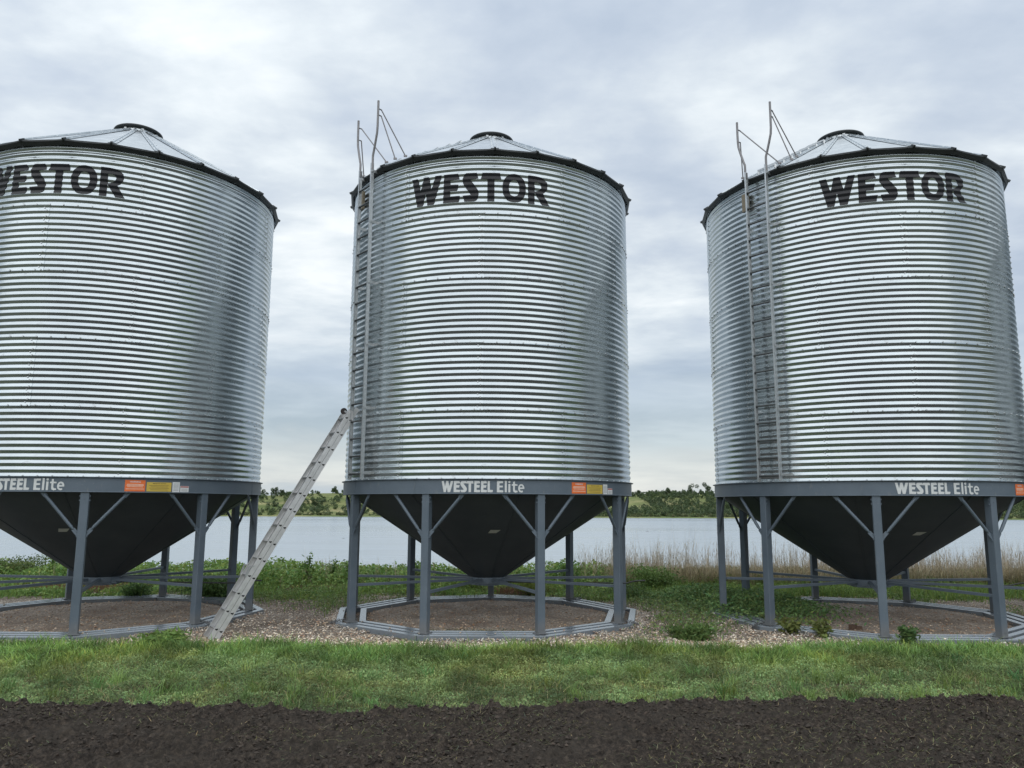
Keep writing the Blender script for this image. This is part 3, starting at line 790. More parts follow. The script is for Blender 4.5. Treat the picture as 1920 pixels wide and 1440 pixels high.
# ================================================================== extension ladder
def ext_ladder():
    root = empty('extension_ladder', (-4.72, 12.72, 0.0))
    top = Vector((-2.86, 13.88, 3.80)); base = Vector(root.location)
    ax = (top-base); L = ax.length; ax.normalize()
    hd = Vector((ax.x, ax.y, 0)).normalized()
    rd = Vector((-hd.y, hd.x, 0))           # rung direction (away from camera)
    nn = ax.cross(rd).normalized()          # normal to ladder plane
    if nn.z > 0: nn = -nn                   # points to the underside
    W = .37
    def rail(s, off, w_, l0, l1, side):
        mb = MB(); o = rd*(s*w_/2)+nn*off; in_ = -rd*s
        up = nn
        mb.bar(o+ax*l0, o+ax*l1, .072, .004, up=rd*1.0) if False else None
        a, b = o+ax*l0, o+ax*l1
        mb.bar(a, b, .074, .004, up=rd)                       # web, faces sideways
        for q in (-.035, .035): mb.bar(a+nn*q+in_*.013, b+nn*q+in_*.013, .004, .026, up=rd)
        mb.bar(a-in_*.003+nn*.0, b-in_*.003+nn*.0, .010, .003, up=rd)
        return mb.build('side_rail', ALU, root)
    for off, w_, l0, l1 in ((-.040, W, 0.0, L-.10), (.040, W-.062+.062, .05, L)):
        for s in (-1, 1): rail(s, off, w_, l0, l1, 0)
        k = 0; z_ = .17 + (.0 if off < 0 else .0)
        while z_ < l1-.05:
            c = ax*z_+nn*off
            a, b = c-rd*(W/2+.004), c+rd*(W/2+.004)
            mb = MB(); u = nn; prof = []
            for i in range(9):
                t = math.pi*i/8; prof.append((.024*math.cos(t), -.030*math.sin(t)+.010))
            zup = Vector((0, 0, 1)); tr = rd; lat = zup.cross(rd).normalized()
            vs = [a+lat*x+zup*y for x, y in prof]+[b+lat*x+zup*y for x, y in prof]; n = len(prof)
            fs = [(i, (i+1) % n, n+(i+1) % n, n+i) for i in range(n)]
            mb.add(vs, fs); rg = mb.build('rung', ALUR, root)
            mb = MB()
            for p in (a+rd*.0005, b-rd*.0005): mb.add([p+lat*x+zup*y for x, y in prof], [tuple(range(n))])
            for p in (a-rd*.0015, ): mb.add([p+(lat*x+zup*(y-.0))*.82 for x, y in prof], [tuple(range(n))])
            mb.build('rung_end_shade', HOLE, rg)  # dark end caps painted in place of the rung's inner shade
            z_ += .3048
    # hooks where the fly section rests, and pulley at the head
    for s in (-1, 1):
        mb = MB(); c = ax*1.05+nn*-.085+rd*s*W/2
        mb.bar(c, c+ax*.16-nn*.03, .03, .012, up=rd); mb.bar(c+ax*.16-nn*.03, c+ax*.2+nn*.03, .02, .012, up=rd)
        mb.build('rung_lock', ALUR, root)
    mb = MB(); c = ax*(L-.16)-nn*.125-rd*.10
    mb.tube([c-rd*.018, c-rd*.006, c+rd*.006, c+rd*.018], [.055, .042, .042, .055], 20); mb.build('pulley_wheel', DARKROLL, root, True, 40)
    mb = MB(); mb.bar(c-rd*.03, c-rd*.03+nn*.10, .03, .006, up=rd); mb.build('pulley_bracket', ALUR, root)
    tag(root, 'aluminium extension ladder leaning from the gravel up to the middle grain bin', 'ladder')
ext_ladder()

mb = MB(); mb.box((0, 0, .05), (.11, .09, .10), Matrix.Rotation(.4, 3, 'Z'), .006); mb.box((.10, -.02, .045), (.10, .07, .06), Matrix.Rotation(-.3, 3, 'Z'), .006)
o = mb.build('wood_block', WOODM); o.location = (5.80, 13.72, .02); tag(o, 'small broken brown wood block on the gravel under the right grain bin', 'wood block')

# ================================================================== lake, hills
X, Y = np.meshgrid(np.linspace(-1600, 1600, 41), np.concatenate([np.linspace(38, 900, 41)]))
wl = link('lake_water', np_mesh('lake_water', np.stack([X.ravel(), Y.ravel(), np.full(X.size, -7.)], 1), grid_faces(*X.shape), True), WATER); tag(wl, kind='structure')
def hill_h(x, y):
    shore = 585 + 18*(fbm(x, x*0, .004, 3)-.5)*2 - 60*sstep(250, 700, np.abs(x))
    d = y-shore
    top = 19.5 + 8*(fbm(x, y, .0035, 3, .5, 1)-.5) + 3.5*np.exp(-((x-190)/60.)**2) - 1.5*np.exp(-((x-105)/30)**2) + 2*np.exp(-((x+225)/50.)**2)
    gully = (fbm(x, y, .012, 4, .5, 2)-.5)*9
    h = np.where(d < 22, 1.3*sstep(-6, 10, d), 1.3 + (top-1.3)*sstep(22, 250, d)) + gully*sstep(25, 140, d)*(1-.4*sstep(200, 300, d))
    h = h + 6*sstep(260, 900, d)
    return -7.6 + h
X, Y = np.meshgrid(np.linspace(-1100, 1100, 261), np.concatenate([np.linspace(500, 900, 110), np.linspace(910, 1700, 30)]))
hl = link('hills', np_mesh('hills', np.stack([X.ravel(), Y.ravel(), hill_h(X, Y).ravel()], 1), grid_faces(*X.shape), True), HILL); tag(hl, kind='structure')

# ---- foliage builders (all quads)
def leaf_quads(C0, size, cols, up=.5, elong=1.6, R=rng):
    """one bent rhombus per centre"""
    n = len(C0); th = R.uniform(0, 2*np.pi, n); ph = np.arccos(R.uniform(-1, 1, n))*(1-up)+up*R.uniform(.2, 1.3, n)
    d = np.stack([np.cos(th)*np.sin(ph), np.sin(th)*np.sin(ph), np.cos(ph)], 1)
    e = np.cross(d, R.normal(size=(n, 3))); e /= np.linalg.norm(e, axis=1)[:, None]+1e-9
    s = (size*R.uniform(.6, 1.4, n))[:, None] if np.ndim(size) == 0 else (size*R.uniform(.6, 1.4, n))[:, None]
    v = np.stack([C0-d*s*elong*.5, C0+e*s*.5, C0+d*s*elong*.5, C0-e*s*.5], 1).reshape(-1, 3)
    F = np.arange(4*n).reshape(n, 4)
    return v, F, np.repeat(cols, 4, 0)
def blades(base, hgt, width, lean, cols, R=rng, tipshade=1.15):
    """curved blade: two quads, six verts"""
    n = len(base); th = R.uniform(0, 2*np.pi, n); dr = np.stack([np.cos(th), np.sin(th), np.zeros(n)], 1)
    wd = np.stack([-np.sin(th+R.normal(0, .6, n)), np.cos(th), np.zeros(n)], 1)*(width*R.uniform(.6, 1.3, n))[:, None]*.5
    hg = hgt*R.uniform(.55, 1.25, n); ln = lean*R.uniform(.2, 1.4, n)*hg
    up = np.array([0, 0, 1.])
    m = base+dr*(ln*.35)[:, None]+up*(hg*.6)[:, None]; t = base+dr*ln[:, None]+up*(hg*R.uniform(.75, 1.05, n))[:, None]
    v = np.stack([base-wd, base+wd, m-wd*.8, m+wd*.8, t-wd*.12, t+wd*.12], 1).reshape(-1, 3)
    i = np.arange(n)[:, None]*6; F = np.concatenate([i+[0, 1, 3, 2], i+[2, 3, 5, 4]], 0)
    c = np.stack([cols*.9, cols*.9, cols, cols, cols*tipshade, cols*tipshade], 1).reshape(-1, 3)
    return v, F, c
def merge(parts):
    V = []; F = []; K = []; b = 0
    for v, f, c in parts: V.append(v); F.append(f+b); K.append(c); b += len(v)
    return np.concatenate(V), np.concatenate(F), np.clip(np.concatenate(K), 0, 1)
def foliage(name, parts, m=None, smooth=False):
    V, F, K = merge(parts)
    if m is None: K = np.clip(K*np.array([1.28, 1.22, 1.15]), 0, .8)
    return link(name, np_mesh(name, V, F, smooth, {'tint': K}), m or LEAF)
def tint(base, n, var=.25, hue=.12, R=rng):
    base = np.array(base); k = R.normal(1, var, n)[:, None].clip(.45, 1.8); h = R.normal(0, hue, (n, 1))
    c = base[None]*k; c = c*np.concatenate([1+h*1.2, 1+h*.2, 1-h*.4], 1); return c.clip(.003, .9)

# ---- far woods: crowns of leaf clumps merged; density painted by noise
def crown(cx, cy, cz, r, h, n, base, R=rng, leaf=None):
    nl = max(3, int(4+R.integers(0, 4)))
    lob = R.normal(0, .45, (nl, 3))*[r, r, h*.35]; lob[:, 2] = R.uniform(-.35, .42, nl)*h
    k = R.integers(0, nl, n); q = R.normal(size=(n, 3)); q /= np.linalg.norm(q, axis=1)[:, None]
    rad = R.uniform(.55, 1.05, n)[:, None]
    p = lob[k]+q*rad*[r*.55, r*.55, h*.28] + [cx, cy, cz]
    tone = (R.uniform(.84, 1.16, nl))[k]
    c = tint(base, n, .14, .06, R)*tone[:, None]
    return leaf_quads(p, leaf or r*.33, c, .3, 1.3, R)
WR = np.random.default_rng(21)
parts = []
def shore_y(x): return 585 + 18*(fbm(x, x*0, .004, 3)-.5)*2 - 60*sstep(250, 700, np.abs(x))
G1, G2, G3, G4 = (.055, .085, .042), (.075, .11, .048), (.095, .115, .058), (.062, .092, .052)
# low scrub belt along the far shore
for i in range(760):
    x = WR.uniform(-420, 480); y = shore_y(np.float64(x))+WR.uniform(9, 32)
    h = WR.uniform(1.3, 2.9); zz = float(hill_h(np.float64(x), np.float64(y)))
    parts.append(crown(x, y, zz+h*.45, h*.75, h, 50, G3 if WR.random() < .5 else G2, WR, .75))
cnt = 0
while cnt < 2600:
    x = WR.uniform(-420, 0) if WR.random() < .27 else WR.uniform(0, 480); d = WR.uniform(24, 290); y = float(shore_y(np.float64(x)))+d
    dens = float(fbm(np.float64(x), np.float64(y), .013, 3, .5, 4))
    gate = (.60 if d < 50 else .50 if d < 105 else .60) if x < 0 else (.72 if x < 128 and d > 105 else .10)
    if dens < gate: continue
    h = WR.uniform(3.2, 6.2) if d < 160 else WR.uniform(2.6, 4.6)
    zz = float(hill_h(np.float64(x), np.float64(y)))
    parts.append(crown(x, y, zz+h*.5, h*.52, h, 105, (G1, G2, G4, G1)[WR.integers(0, 4)], WR, .72)); cnt += 1
# trunks showing pale in places
tp = []
for i in range(120):
    x = WR.uniform(-400, 450); y = float(shore_y(np.float64(x)))+WR.uniform(30, 70); zz = float(hill_h(np.float64(x), np.float64(y)))
    n = 1; base = np.array([[x, y, zz]]); tp.append(blades(base, np.array([4.5]), np.array([.25]), np.array([.08]), tint((.30, .29, .24), 1), WR))
wd = foliage('woods', parts+tp); tag(wd, 'dark green far-off woods and scrub covering the hills beyond the lake', 'woods', kind='stuff')

def hill_tree(x, y, h, label, base=G1, wid=.42):
    zz = float(hill_h(np.float64(x), np.float64(y)))
    r = empty('hill_tree', (x, y, zz)); tag(r, label, 'tree', 'trees standing out on the far hill')
    mb = MB(); mb.tube([(0, 0, -.5), (.1, 0, h*.3), (.0, .1, h*.6)], [.28, .2, .1], 8); mb.tube([(.05, 0, h*.35), (h*.15, .1, h*.6)], [.12, .05], 6); mb.tube([(.05, 0, h*.4), (-h*.16, -.1, h*.62)], [.11, .05], 6)
    mb.build('trunk', BARK, r, True)
    cr = foliage('crown', [crown(0, 0, h*.62, h*wid, h*.85, 900, base, WR, .60)]); cr.parent = r
def at_px(pxx, d): return (pxx-960)/1463.7*d
for pxx, yy, h, lb in ((492, 800, 9., 'lone round tree on the skyline just right of the left grain bin'),
                       (521, 770, 8., 'dark tree on the far ridge between the left bin and the leaning ladder'),
                       (533, 765, 6., 'smaller tree beside the dark ridge tree left of the leaning ladder'),
                       (596, 700, 8.5, 'dark tree on the green slope just right of the leaning ladder'),
                       (632, 805, 7., 'tree on the ridge just left of the middle grain bin'),
                       (1251, 800, 8., 'leftmost tree of the dark clump on the hill crest between middle and right bins'),
                       (1296, 815, 10., 'tall tree amid the crest woods between the middle and right bins'),
                       (1325, 815, 10.5, 'tall tree on the crest woods just left of the right grain bin'),
                       (1196, 850, 7., 'small dark tree on the skyline just right of the middle grain bin')):
    hill_tree(at_px(pxx, yy), yy, h, lb)

# dark specks on the water
def rockobj(x, y, s, label, name='rock'):
    R = np.random.default_rng(int(abs(x)*10)); mb = MB(); n = 10; rings = []
    vs = []; 
    for i, (rr, zz) in enumerate(((1, -.3), (1, .05), (.75, .3), (.35, .45))):
        for k in range(n):
            t = 2*math.pi*k/n; q = rr*(1+R.uniform(-.18, .18)); vs.append((q*math.cos(t)*s, q*math.sin(t)*s*.6, zz*s*.5))
    vs.append((0, 0, .25*s)); fs = [(i*n+k, i*n+(k+1) % n, (i+1)*n+(k+1) % n, (i+1)*n+k) for i in range(3) for k in range(n)]+[(3*n+k, 3*n+(k+1) % n, 4*n) for k in range(n)]
    mb.add(vs, fs); o = mb.build(name, plain('wet rock', (.04, .04, .038), .6), None, True, 50); o.location = (x, y, -7); tag(o, label, 'rock')
rockobj(at_px(1211, 285), 285, .55, 'small dark rock out on the lake right of the middle grain bin')
rockobj(at_px(651, 215), 215, .40, 'small dark rock in the lake beside the middle bin left leg')

# ================================================================== near vegetation
VR = np.random.default_rng(5)
def ghn(x, y): return gh(x, y)
GA, GB, GC, GD = (.145, .25, .070), (.110, .165, .066), (.115, .20, .060), (.135, .150, .070)
def pts_in(n, x0, x1, y0, y1, R=VR): return R.uniform(x0, x1, n), R.uniform(y0, y1, n)
# -- verge between soil and gravel
x, y = pts_in(205000, -12.5, 12.5, 8.3, 12.6)
e0 = soil_edge(x); e1 = g_front(x)+.05
u = (y-e0)/(e1-e0)
patch = fbm(x, y, .8, 3, .5, 2); pat2 = fbm(x, y, 2.6, 3, .5, 5)
dens = sstep(-.16, .12, u+.75*(pat2-.5)+.5*(fbm(x, y, .8, 2, .5, 1)-.5))*(1-sstep(.95, 1.09, u+.25*(patch-.5)))
bare = np.exp(-(((x-3.9)/.9)**2+((y-9.75)/.16)**2)) + .8*np.exp(-(((x+2.9)/.9)**2+((y-9.15)/.08)**2))
dens = dens*(1-.93*np.clip(bare, 0, 1))
keep = VR.random(len(x)) < dens*(.55+.55*u)
x, y, u, patch, pat2 = x[keep], y[keep], u[keep], patch[keep], pat2[keep]
n = len(x); zz = gh(x, y)+.01
tall = sstep(.5, .85, u+.5*(patch-.5))
hgt = .045+.13*tall*(.5+pat2)
colr = np.where((patch > .52)[:, None], tint(GA, n, .22), tint(GC, n, .22))
low = tint((.16, .21, .09), n, .2); colr = colr*tall[:, None]+low*(1-tall[:, None])
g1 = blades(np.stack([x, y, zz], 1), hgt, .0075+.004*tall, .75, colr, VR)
# small-leaved ground weeds in cushions
x2, y2 = pts_in(410000, -12.5, 12.5, 8.3, 12.5)
u2 = (y2-soil_edge(x2))/(g_front(x2)+.05-soil_edge(x2)); p2 = fbm(x2, y2, 1.4, 3, .5, 6); q2 = fbm(x2, y2, 5., 3, .5, 1)
bare = np.exp(-(((x2-3.9)/.9)**2+((y2-9.75)/.16)**2)) + .8*np.exp(-(((x2+2.9)/.9)**2+((y2-9.15)/.08)**2))
dn = sstep(-.10, .16, u2+.75*(q2-.5))*(1-sstep(.88, 1.03, u2))*sstep(.30, .52, p2+.25*(1-u2))*(1-.9*np.clip(bare, 0, 1))
k = VR.random(len(x2)) < dn; x2, y2, p2, q2 = x2[k], y2[k], p2[k], q2[k]; n = len(x2)
hz = .02+.15*VR.random(n)*np.clip(q2*1.5-.1, .15, 1)*np.clip(.35+u2[k], .3, 1)
tone = sstep(.35, .7, fbm(x2, y2, 3.2, 2, .5, 3))
c2 = tint((.15, .225, .10), n, .15, .07)*(.70+.55*tone[:, None])
g2 = leaf_quads(np.stack([x2, y2, gh(x2, y2)+hz], 1), .0135, c2, .4, 1.9, VR)
# scattered longer arching blades, some pale
x3, y3 = pts_in(3500, -12.5, 12.5, 9.6, 12.2); k = VR.random(3500) < sstep(.3, .6, fbm(x3, y3, 1.2, 2, .5, 7)); x3, y3 = x3[k], y3[k]; n = len(x3)
g3 = blades(np.stack([x3, y3, gh(x3, y3)], 1), .19, .010, 1.1, tint((.15, .22, .07), n, .25), VR)
def mottle(p, lo=.68, hi=1.32):
    v, f, c = p; m = lo+(hi-lo)*sstep(.3, .7, fbm(v[:, 0], v[:, 1], 1.7, 3, .55, 2)); yl = sstep(.5, .75, fbm(v[:, 0], v[:, 1], .9, 3, .5, 6))[:, None]
    return v, f, 1.14*c*m[:, None]*(1+yl*np.array([.28, .06, -.05]))
xc, yc = pts_in(760, -12., 12., 8.6, 12.); k = VR.random(760) < .8; xc, yc = xc[k], yc[k]
xx_ = np.repeat(xc, 34)+VR.normal(0, .05, len(xc)*34); yy_ = np.repeat(yc, 34)+VR.normal(0, .05, len(xc)*34); n = len(xx_)
ht = np.repeat(VR.uniform(.06, .21, len(xc)), 34); ct = np.repeat(tint((.13, .21, .065), len(xc), .25, .15, VR), 34, 0)
k = yy_ > soil_edge(xx_)-.1; xx_, yy_, ht, ct = xx_[k], yy_[k], ht[k], ct[k]
g4 = blades(np.stack([xx_, yy_, gh(xx_, yy_)+.01], 1), ht, .0075, .9, ct, VR)
xd, yd = pts_in(5000, -9., 9., 8.5, 11.); n = 5000
g5 = blades(np.stack([xd, yd, gh(xd, yd)+.03], 1), .07, .005, 2.2, tint((.26, .23, .13), n, .25, .06), VR)
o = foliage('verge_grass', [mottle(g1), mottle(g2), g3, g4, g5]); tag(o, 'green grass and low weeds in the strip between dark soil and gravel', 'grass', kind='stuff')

# -- straw and green scraps lying on the soil
x, y = pts_in(66000, -10, 10, 4.9, 9.2); k = (y < soil_edge(x)-.05) & (VR.random(66000) < sstep(.38, .62, fbm(x, y*2.2, .8, 4, .5, 3)+.10*sstep(-2, 4, x))); x, y = x[k], y[k]; n = len(x)
zz = soil_h(x, y)+.006; th = VR.uniform(0, np.pi, n); L = VR.uniform(.008, .034, n); d = np.stack([np.cos(th), np.sin(th)*.7, VR.normal(0, .35, n)], 1)*L[:, None]; e = np.stack([-np.sin(th), np.cos(th), np.zeros(n)], 1)*.0034
c0 = np.stack([x, y, zz], 1); v = np.stack([c0-d-e, c0-d+e, c0+d+e*.5, c0+d-e*.5], 1).reshape(-1, 3)
cc = np.where(VR.random((n, 1)) < .45, tint((.16, .14, .088), n, .4), tint((.11, .12, .056), n, .4))
o = foliage('soil_litter', [(v, np.arange(4*n).reshape(n, 4), np.repeat(cc, 4, 0))], STRAW); tag(o, 'dry straw and root scraps scattered over the dark soil', 'plant litter', kind='stuff')
# crumbs of soil
OCT = np.array([(1, 0, 0), (0, 1, 0), (-1, 0, 0), (0, -1, 0), (0, 0, 1), (0, 0, -1)], float); OF = np.array([(0, 1, 4), (1, 2, 4), (2, 3, 4), (3, 0, 4), (1, 0, 5), (2, 1, 5), (3, 2, 5), (0, 3, 5)])
def stones(x, y, z, s, cols, R, name, m, flat=.6):
    n = len(x); sc = s[:, None]*R.uniform(.6, 1.3, (n, 3))*[1, 1, flat]
    th = R.uniform(0, np.pi, n); c, sn = np.cos(th), np.sin(th)
    v = OCT[None]*(1+R.uniform(-.25, .25, (n, 6, 1)))*sc[:, None, :]
    # tilt
    al = R.normal(0, .35, n)[:, None]; vz = v[..., 2]+v[..., 0]*al; v = np.stack([v[..., 0]*c[:, None]-v[..., 1]*sn[:, None], v[..., 0]*sn[:, None]+v[..., 1]*c[:, None], vz], -1)
    v = v+np.stack([x, y, z], 1)[:, None, :]
    F = (np.arange(n)[:, None, None]*6+OF[None]).reshape(-1, 3)
    return link(name, np_mesh(name, v.reshape(-1, 3), F, False, {'tint': np.repeat(cols, 6, 0)}), m)
x, y = pts_in(115000, -10.5, 10.5, 4.8, 9.6); k = (y < soil_edge(x)+.02) & (VR.random(len(x)) < sstep(.36, .66, fbm(x, y, 2.2, 3, .6, 4)+.25*np.exp(-((soil_edge(x)-y-.2)/.2)**2))); x, y = x[k], y[k]; n = len(x)
s = .005+.019*VR.random(n)**2.8
o = stones(x, y, soil_h(x, y)+s*.3, s, tint((.045, .036, .029), n, .4, .04), VR, 'soil_clods', STONE, .8); tag(o, 'loose dark soil crumbs and clods on the tilled strip', 'soil clods', kind='stuff')
# pebbles on the soil
# -- gravel stones
x, y = pts_in(190000, -10.5, 11, 11.6, 19.4)
ring = inring(x, y, 2.40); skid = inring(x, y, 3.02) & ~ring
rr = np.clip((13.6-y)/1.8, 0, 1)
dn = (.16+.84*rr)*np.where(ring, .55, 1.)*(y > g_front(x)-.12+.1*fbm(x, y, 5, 2))*(y < g_back(x))
dn = np.where(skid, dn*.35, dn)
k = VR.random(len(x)) < dn; x, y, ring, skid = x[k], y[k], ring[k], skid[k]; n = len(x)
s = .009+.016*VR.random(n)**2
pal = np.array([(.42, .35, .27), (.50, .46, .40), (.28, .235, .19), (.60, .57, .52), (.33, .23, .17), (.22, .20, .18)]); c = pal[VR.integers(0, 6, n)]*[1.06, 1., .92]*VR.uniform(.9, 1.6, n)[:, None].clip(0, 1.5)
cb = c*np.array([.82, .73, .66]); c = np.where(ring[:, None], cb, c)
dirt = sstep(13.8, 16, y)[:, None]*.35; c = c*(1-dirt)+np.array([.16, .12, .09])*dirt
zz = grav_h(x, y)+np.where(ring, .02, .002)
dd = np.min([np.hypot(x-cx, y-cy) for cx, cy in BINS], 0)
# a few stones kicked up onto the skids
dd = np.min([np.hypot(x-cx, y-cy) for cx, cy in BINS], 0); onsk = skid & (dd > 2.45) & (dd < 2.80) & (VR.random(n) < .06); zz = np.where(onsk, .09, zz)
th = VR.uniform(0, 2*np.pi, 16000); bi = VR.integers(0, 3, 16000); phn = (np.degrees(th) % 40)-20; rad = (2.975*math.cos(R_(20)))/np.cos(np.radians(phn))+np.abs(VR.normal(0, .10, 16000)); qx = np.array([b[0] for b in BINS])[bi]+rad*np.sin(th); qy = np.array([b[1] for b in BINS])[bi]+rad*np.cos(th)
ex = (rad-(2.975*math.cos(R_(20)))/np.cos(np.radians(phn))); kk = (fbm(qx, qy, 1.6, 3, .5, 3) > .42)&(qy > g_front(qx)-.2); qx, qy, ex = qx[kk], qy[kk], ex[kk]; m_ = len(qx)
x = np.concatenate([x, qx]); y = np.concatenate([y, qy]); zz = np.concatenate([zz, grav_h(qx, qy)+.045*np.exp(-(ex/.09)**2)*VR.random(m_)**.5]); s = np.concatenate([s, .009+.014*VR.random(m_)**2]); c = np.concatenate([c, pal[VR.integers(0, 6, m_)]*VR.uniform(.8, 1.35, m_)[:, None]])
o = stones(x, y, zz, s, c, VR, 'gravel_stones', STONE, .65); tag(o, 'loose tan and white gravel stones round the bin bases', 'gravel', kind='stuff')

# -- weeds at the back and between bins
def scatter_weeds(n, x0, x1, y0, y1, dfun, R):
    x, y = pts_in(n, x0, x1, y0, y1, R); k = R.random(n) < dfun(x, y); return x[k], y[k]
leafp = []; bladep = []
def gap_f(x):      # 0 under bins, 1 in the gaps between them
    return 1-np.clip(np.sum([np.exp(-((x-cx)/2.0)**4) for cx, _ in BINS], 0), 0, 1)
def back_den(x, y):
    s0 = 18.9 + .7*(fbm(x, x*0+2, .8, 3)-.5)*2 - .9*gap_f(x) + .3*((x > -2) & (x < 1.5))
    d = sstep(-.25, .55, y-s0+1.5*(fbm(x, y, 1.0, 3, .5, 3)-.5)*2)*(1-.75*sstep(.54, .66, fbm(x, y, 1.3, 3, .5, 0))*(1-sstep(20.6, 21.4, y)))
    red = np.exp(-(((x+10.8)/1.6)**2+((y-20.)/.8)**2)) + .9*np.exp(-(((x+.1)/.7)**2+((y-19.5)/.7)**2)) + .8*np.exp(-(((x+4.6)/.8)**2+((y-19.6)/.5)**2))
    return d*(1-.85*np.clip(red, 0, 1))
x, y = scatter_weeds(150000, -21, 16, 17.2, 24.5, back_den, VR); n = len(x)
cl_ = fbm(x, y, 1.3, 3, .5, 6); hm = (.12+.36*sstep(19.3, 21.2, y))*np.clip(cl_*1.6-.05, .35, 1.3)
hm = hm*(1-.25*sstep(2, 4, x))
hz = hm*VR.random(n)**.6
tn = sstep(.3, .7, fbm(x, y, 2.4, 2, .5, 2))[:, None]; side = sstep(2., 4., x)[:, None]
c = tint((.12, .21, .058), n, .22)*(1-tn)+tint((.19, .285, .088), n, .22)*tn; c = c*(1-.35*side)+tint((.11, .125, .05), n, .2)*.35*side
leafp.append(leaf_quads(np.stack([x, y, gh(x, y)+.03+hz], 1), .048, c, .45, 1.9, VR))
# grass blades in the same belt, strongest to the right behind the right bin
def bd2(x, y): return back_den(x, y+.4)*(.35+.65*sstep(2.5, 4., x))*(1-.5*sstep(21, 22.5, y))
x, y = scatter_weeds(90000, -14, 16, 17.5, 23.5, bd2, VR); n = len(x)
bladep.append(blades(np.stack([x, y, gh(x, y)], 1), .27, .012, .5, tint((.135, .215, .055), n, .25), VR))
# thin weeds creeping over the gravel between the bins
def gapden(x, y):
    p = fbm(x, y, .9, 4, .55, 1); gp = gap_f(x)
    g = sstep(.47, .62, p+.16*sstep(14, 18.5, y)*1.0-.06)*gp*(.25+.75*sstep(13.5, 17.5, y))
    t1 = np.exp(-(((x-2.75)/.5)**2+((y-13.1)/.35)**2)) + np.exp(-(((x-3.1)/.5)**2+((y-14.6)/.8)**2))*.9 + np.exp(-(((x+3.6)/.9)**2+((y-17.3)/.8)**2)) + np.exp(-(((x-2.9)/1.1)**2+((y-17.6)/1.1)**2))
    return np.clip(g+t1, 0, 1)*~inring(x, y, 3.0)
x, y = scatter_weeds(60000, -6, 11, 12.2, 19.3, gapden, VR); n = len(x)
leafp.append(leaf_quads(np.stack([x, y, .03+.13*VR.random(n)*(.5+fbm(x, y, 3, 2))], 1), .026, tint((.135, .19, .075), n, .25), .4, 1.9, VR))
x, y = scatter_weeds(16000, -6, 11, 12.2, 19.3, gapden, VR); n = len(x)
bladep.append(blades(np.stack([x, y, x*0], 1), .16, .010, .7, tint((.10, .16, .045), n, .25), VR))
# leafy growth under the right bin's left side and left bin's back
def kd(x, y): return np.clip(np.exp(-(((x-4.9)/.95)**2+((y-16.2)/1.1)**2))*1.4+np.exp(-(((x-4.0)/.7)**2+((y-17.6)/1.)**2))+ .3*np.exp(-(((x+1.)/.9)**2+((y-12.95)/.25)**2)), 0, 1)
x, y = scatter_weeds(60000, 2.5, 8, 13.5, 19, kd, VR); n = len(x)
hm = .10+.30*kd(x, y)*(.4+fbm(x, y, 2, 2))
leafp.append(leaf_quads(np.stack([x, y, .02+hm*VR.random(n)**.7], 1), .030, tint((.12, .20, .075), n, .25)*(.7+.6*fbm(x, y, 3, 2)[:, None]), .4, 2.4, VR))
# moss-like green in the middle bin's ring
x, y = scatter_weeds(20000, -2.2, 1.4, 12.9, 14, lambda x, y: .5*np.exp(-(((x+.6)/.9)**2+((y-13.25)/.22)**2)), VR); n = len(x)
leafp.append(leaf_quads(np.stack([x, y, .03+.02*VR.random(n)], 1), .014, tint((.10, .12, .05), n, .25), .4, 1.9, VR))
o = foliage('weeds', leafp+bladep); tag(o, 'green leafy weeds and grass behind and between the grain bins', 'weeds', kind='stuff')

# -- dry stalks
def stalkden(x, y): return (.16+.84*sstep(1.6, 2.8, x))*sstep(.36, .58, fbm(x, y, .8, 3, .5, 5)+.08)*(1-.9*sstep(-5, -7, x))
x, y = scatter_weeds(7400, -13, 16, 20.4, 23.6, stalkden, VR); n = len(x)
hh = np.where(x > 1.5, 1.0, .60)*VR.uniform(.55, 1.25, n)*(.65+.7*fbm(x, y, 1.1, 2, .5, 2))
sp = [blades(np.stack([x, y, gh(x, y)], 1), hh*1.1, .0075, .16, tint((.44, .36, .25), n, .22, .05), VR, 1.1)]
# side twigs on each stalk
rep = 7; xi = np.repeat(x, rep); yi = np.repeat(y, rep); hi = np.repeat(hh, rep); n = len(xi); f = VR.uniform(.3, .95, n)
sp.append(blades(np.stack([xi+VR.normal(0, .02, n), yi+VR.normal(0, .02, n), gh(xi, yi)+hi*f*.9], 1), (1.05-f)*.35*hi+.05, .0048, .75, tint((.46, .38, .27), n, .22, .05), VR, 1.))
# matted dry mass, mostly on the right
def matden(x, y): return sstep(4.2, 5.2, x)*(.5+.5*fbm(x, y, 1, 2))+.6*sstep(2.1, 3.0, x)*(1-sstep(4.2, 5.2, x))
x, y = scatter_weeds(45000, 2, 16, 20.6, 22.8, matden, VR); n = len(x)
sp.append(blades(np.stack([x, y, gh(x, y)+VR.uniform(0, .3, n)], 1), .30, .0085, .9, tint((.36, .31, .19), n, .25, .06), VR, 1.))
o = foliage('dry_stalks', sp, STRAW); tag(o, 'tall dry tan stalks and matted dead grass in front of the lake', 'dry grass', kind='stuff')
# -- reddish dead weeds
def redd(x, y): return np.clip(np.exp(-(((x+10.8)/1.5)**2+((y-19.9)/.7)**2)) + .7*np.exp(-(((x+.1)/.8)**2+((y-19.6)/.6)**2)) + .7*np.exp(-(((x+4.5)/.8)**2+((y-19.6)/.4)**2)), 0, 1)
x, y = scatter_weeds(60000, -13.5, 2, 18.5, 21.2, redd, VR); n = len(x)
o = foliage('dead_weeds', [blades(np.stack([x, y, gh(x, y)+VR.uniform(0, .10, n)], 1), .10, .008, 2.0, tint((.17, .085, .05), n, .25, .08), VR, 1.)], STRAW); tag(o, 'reddish brown dead weeds heaped behind the grain bins', 'dead weeds', kind='stuff')

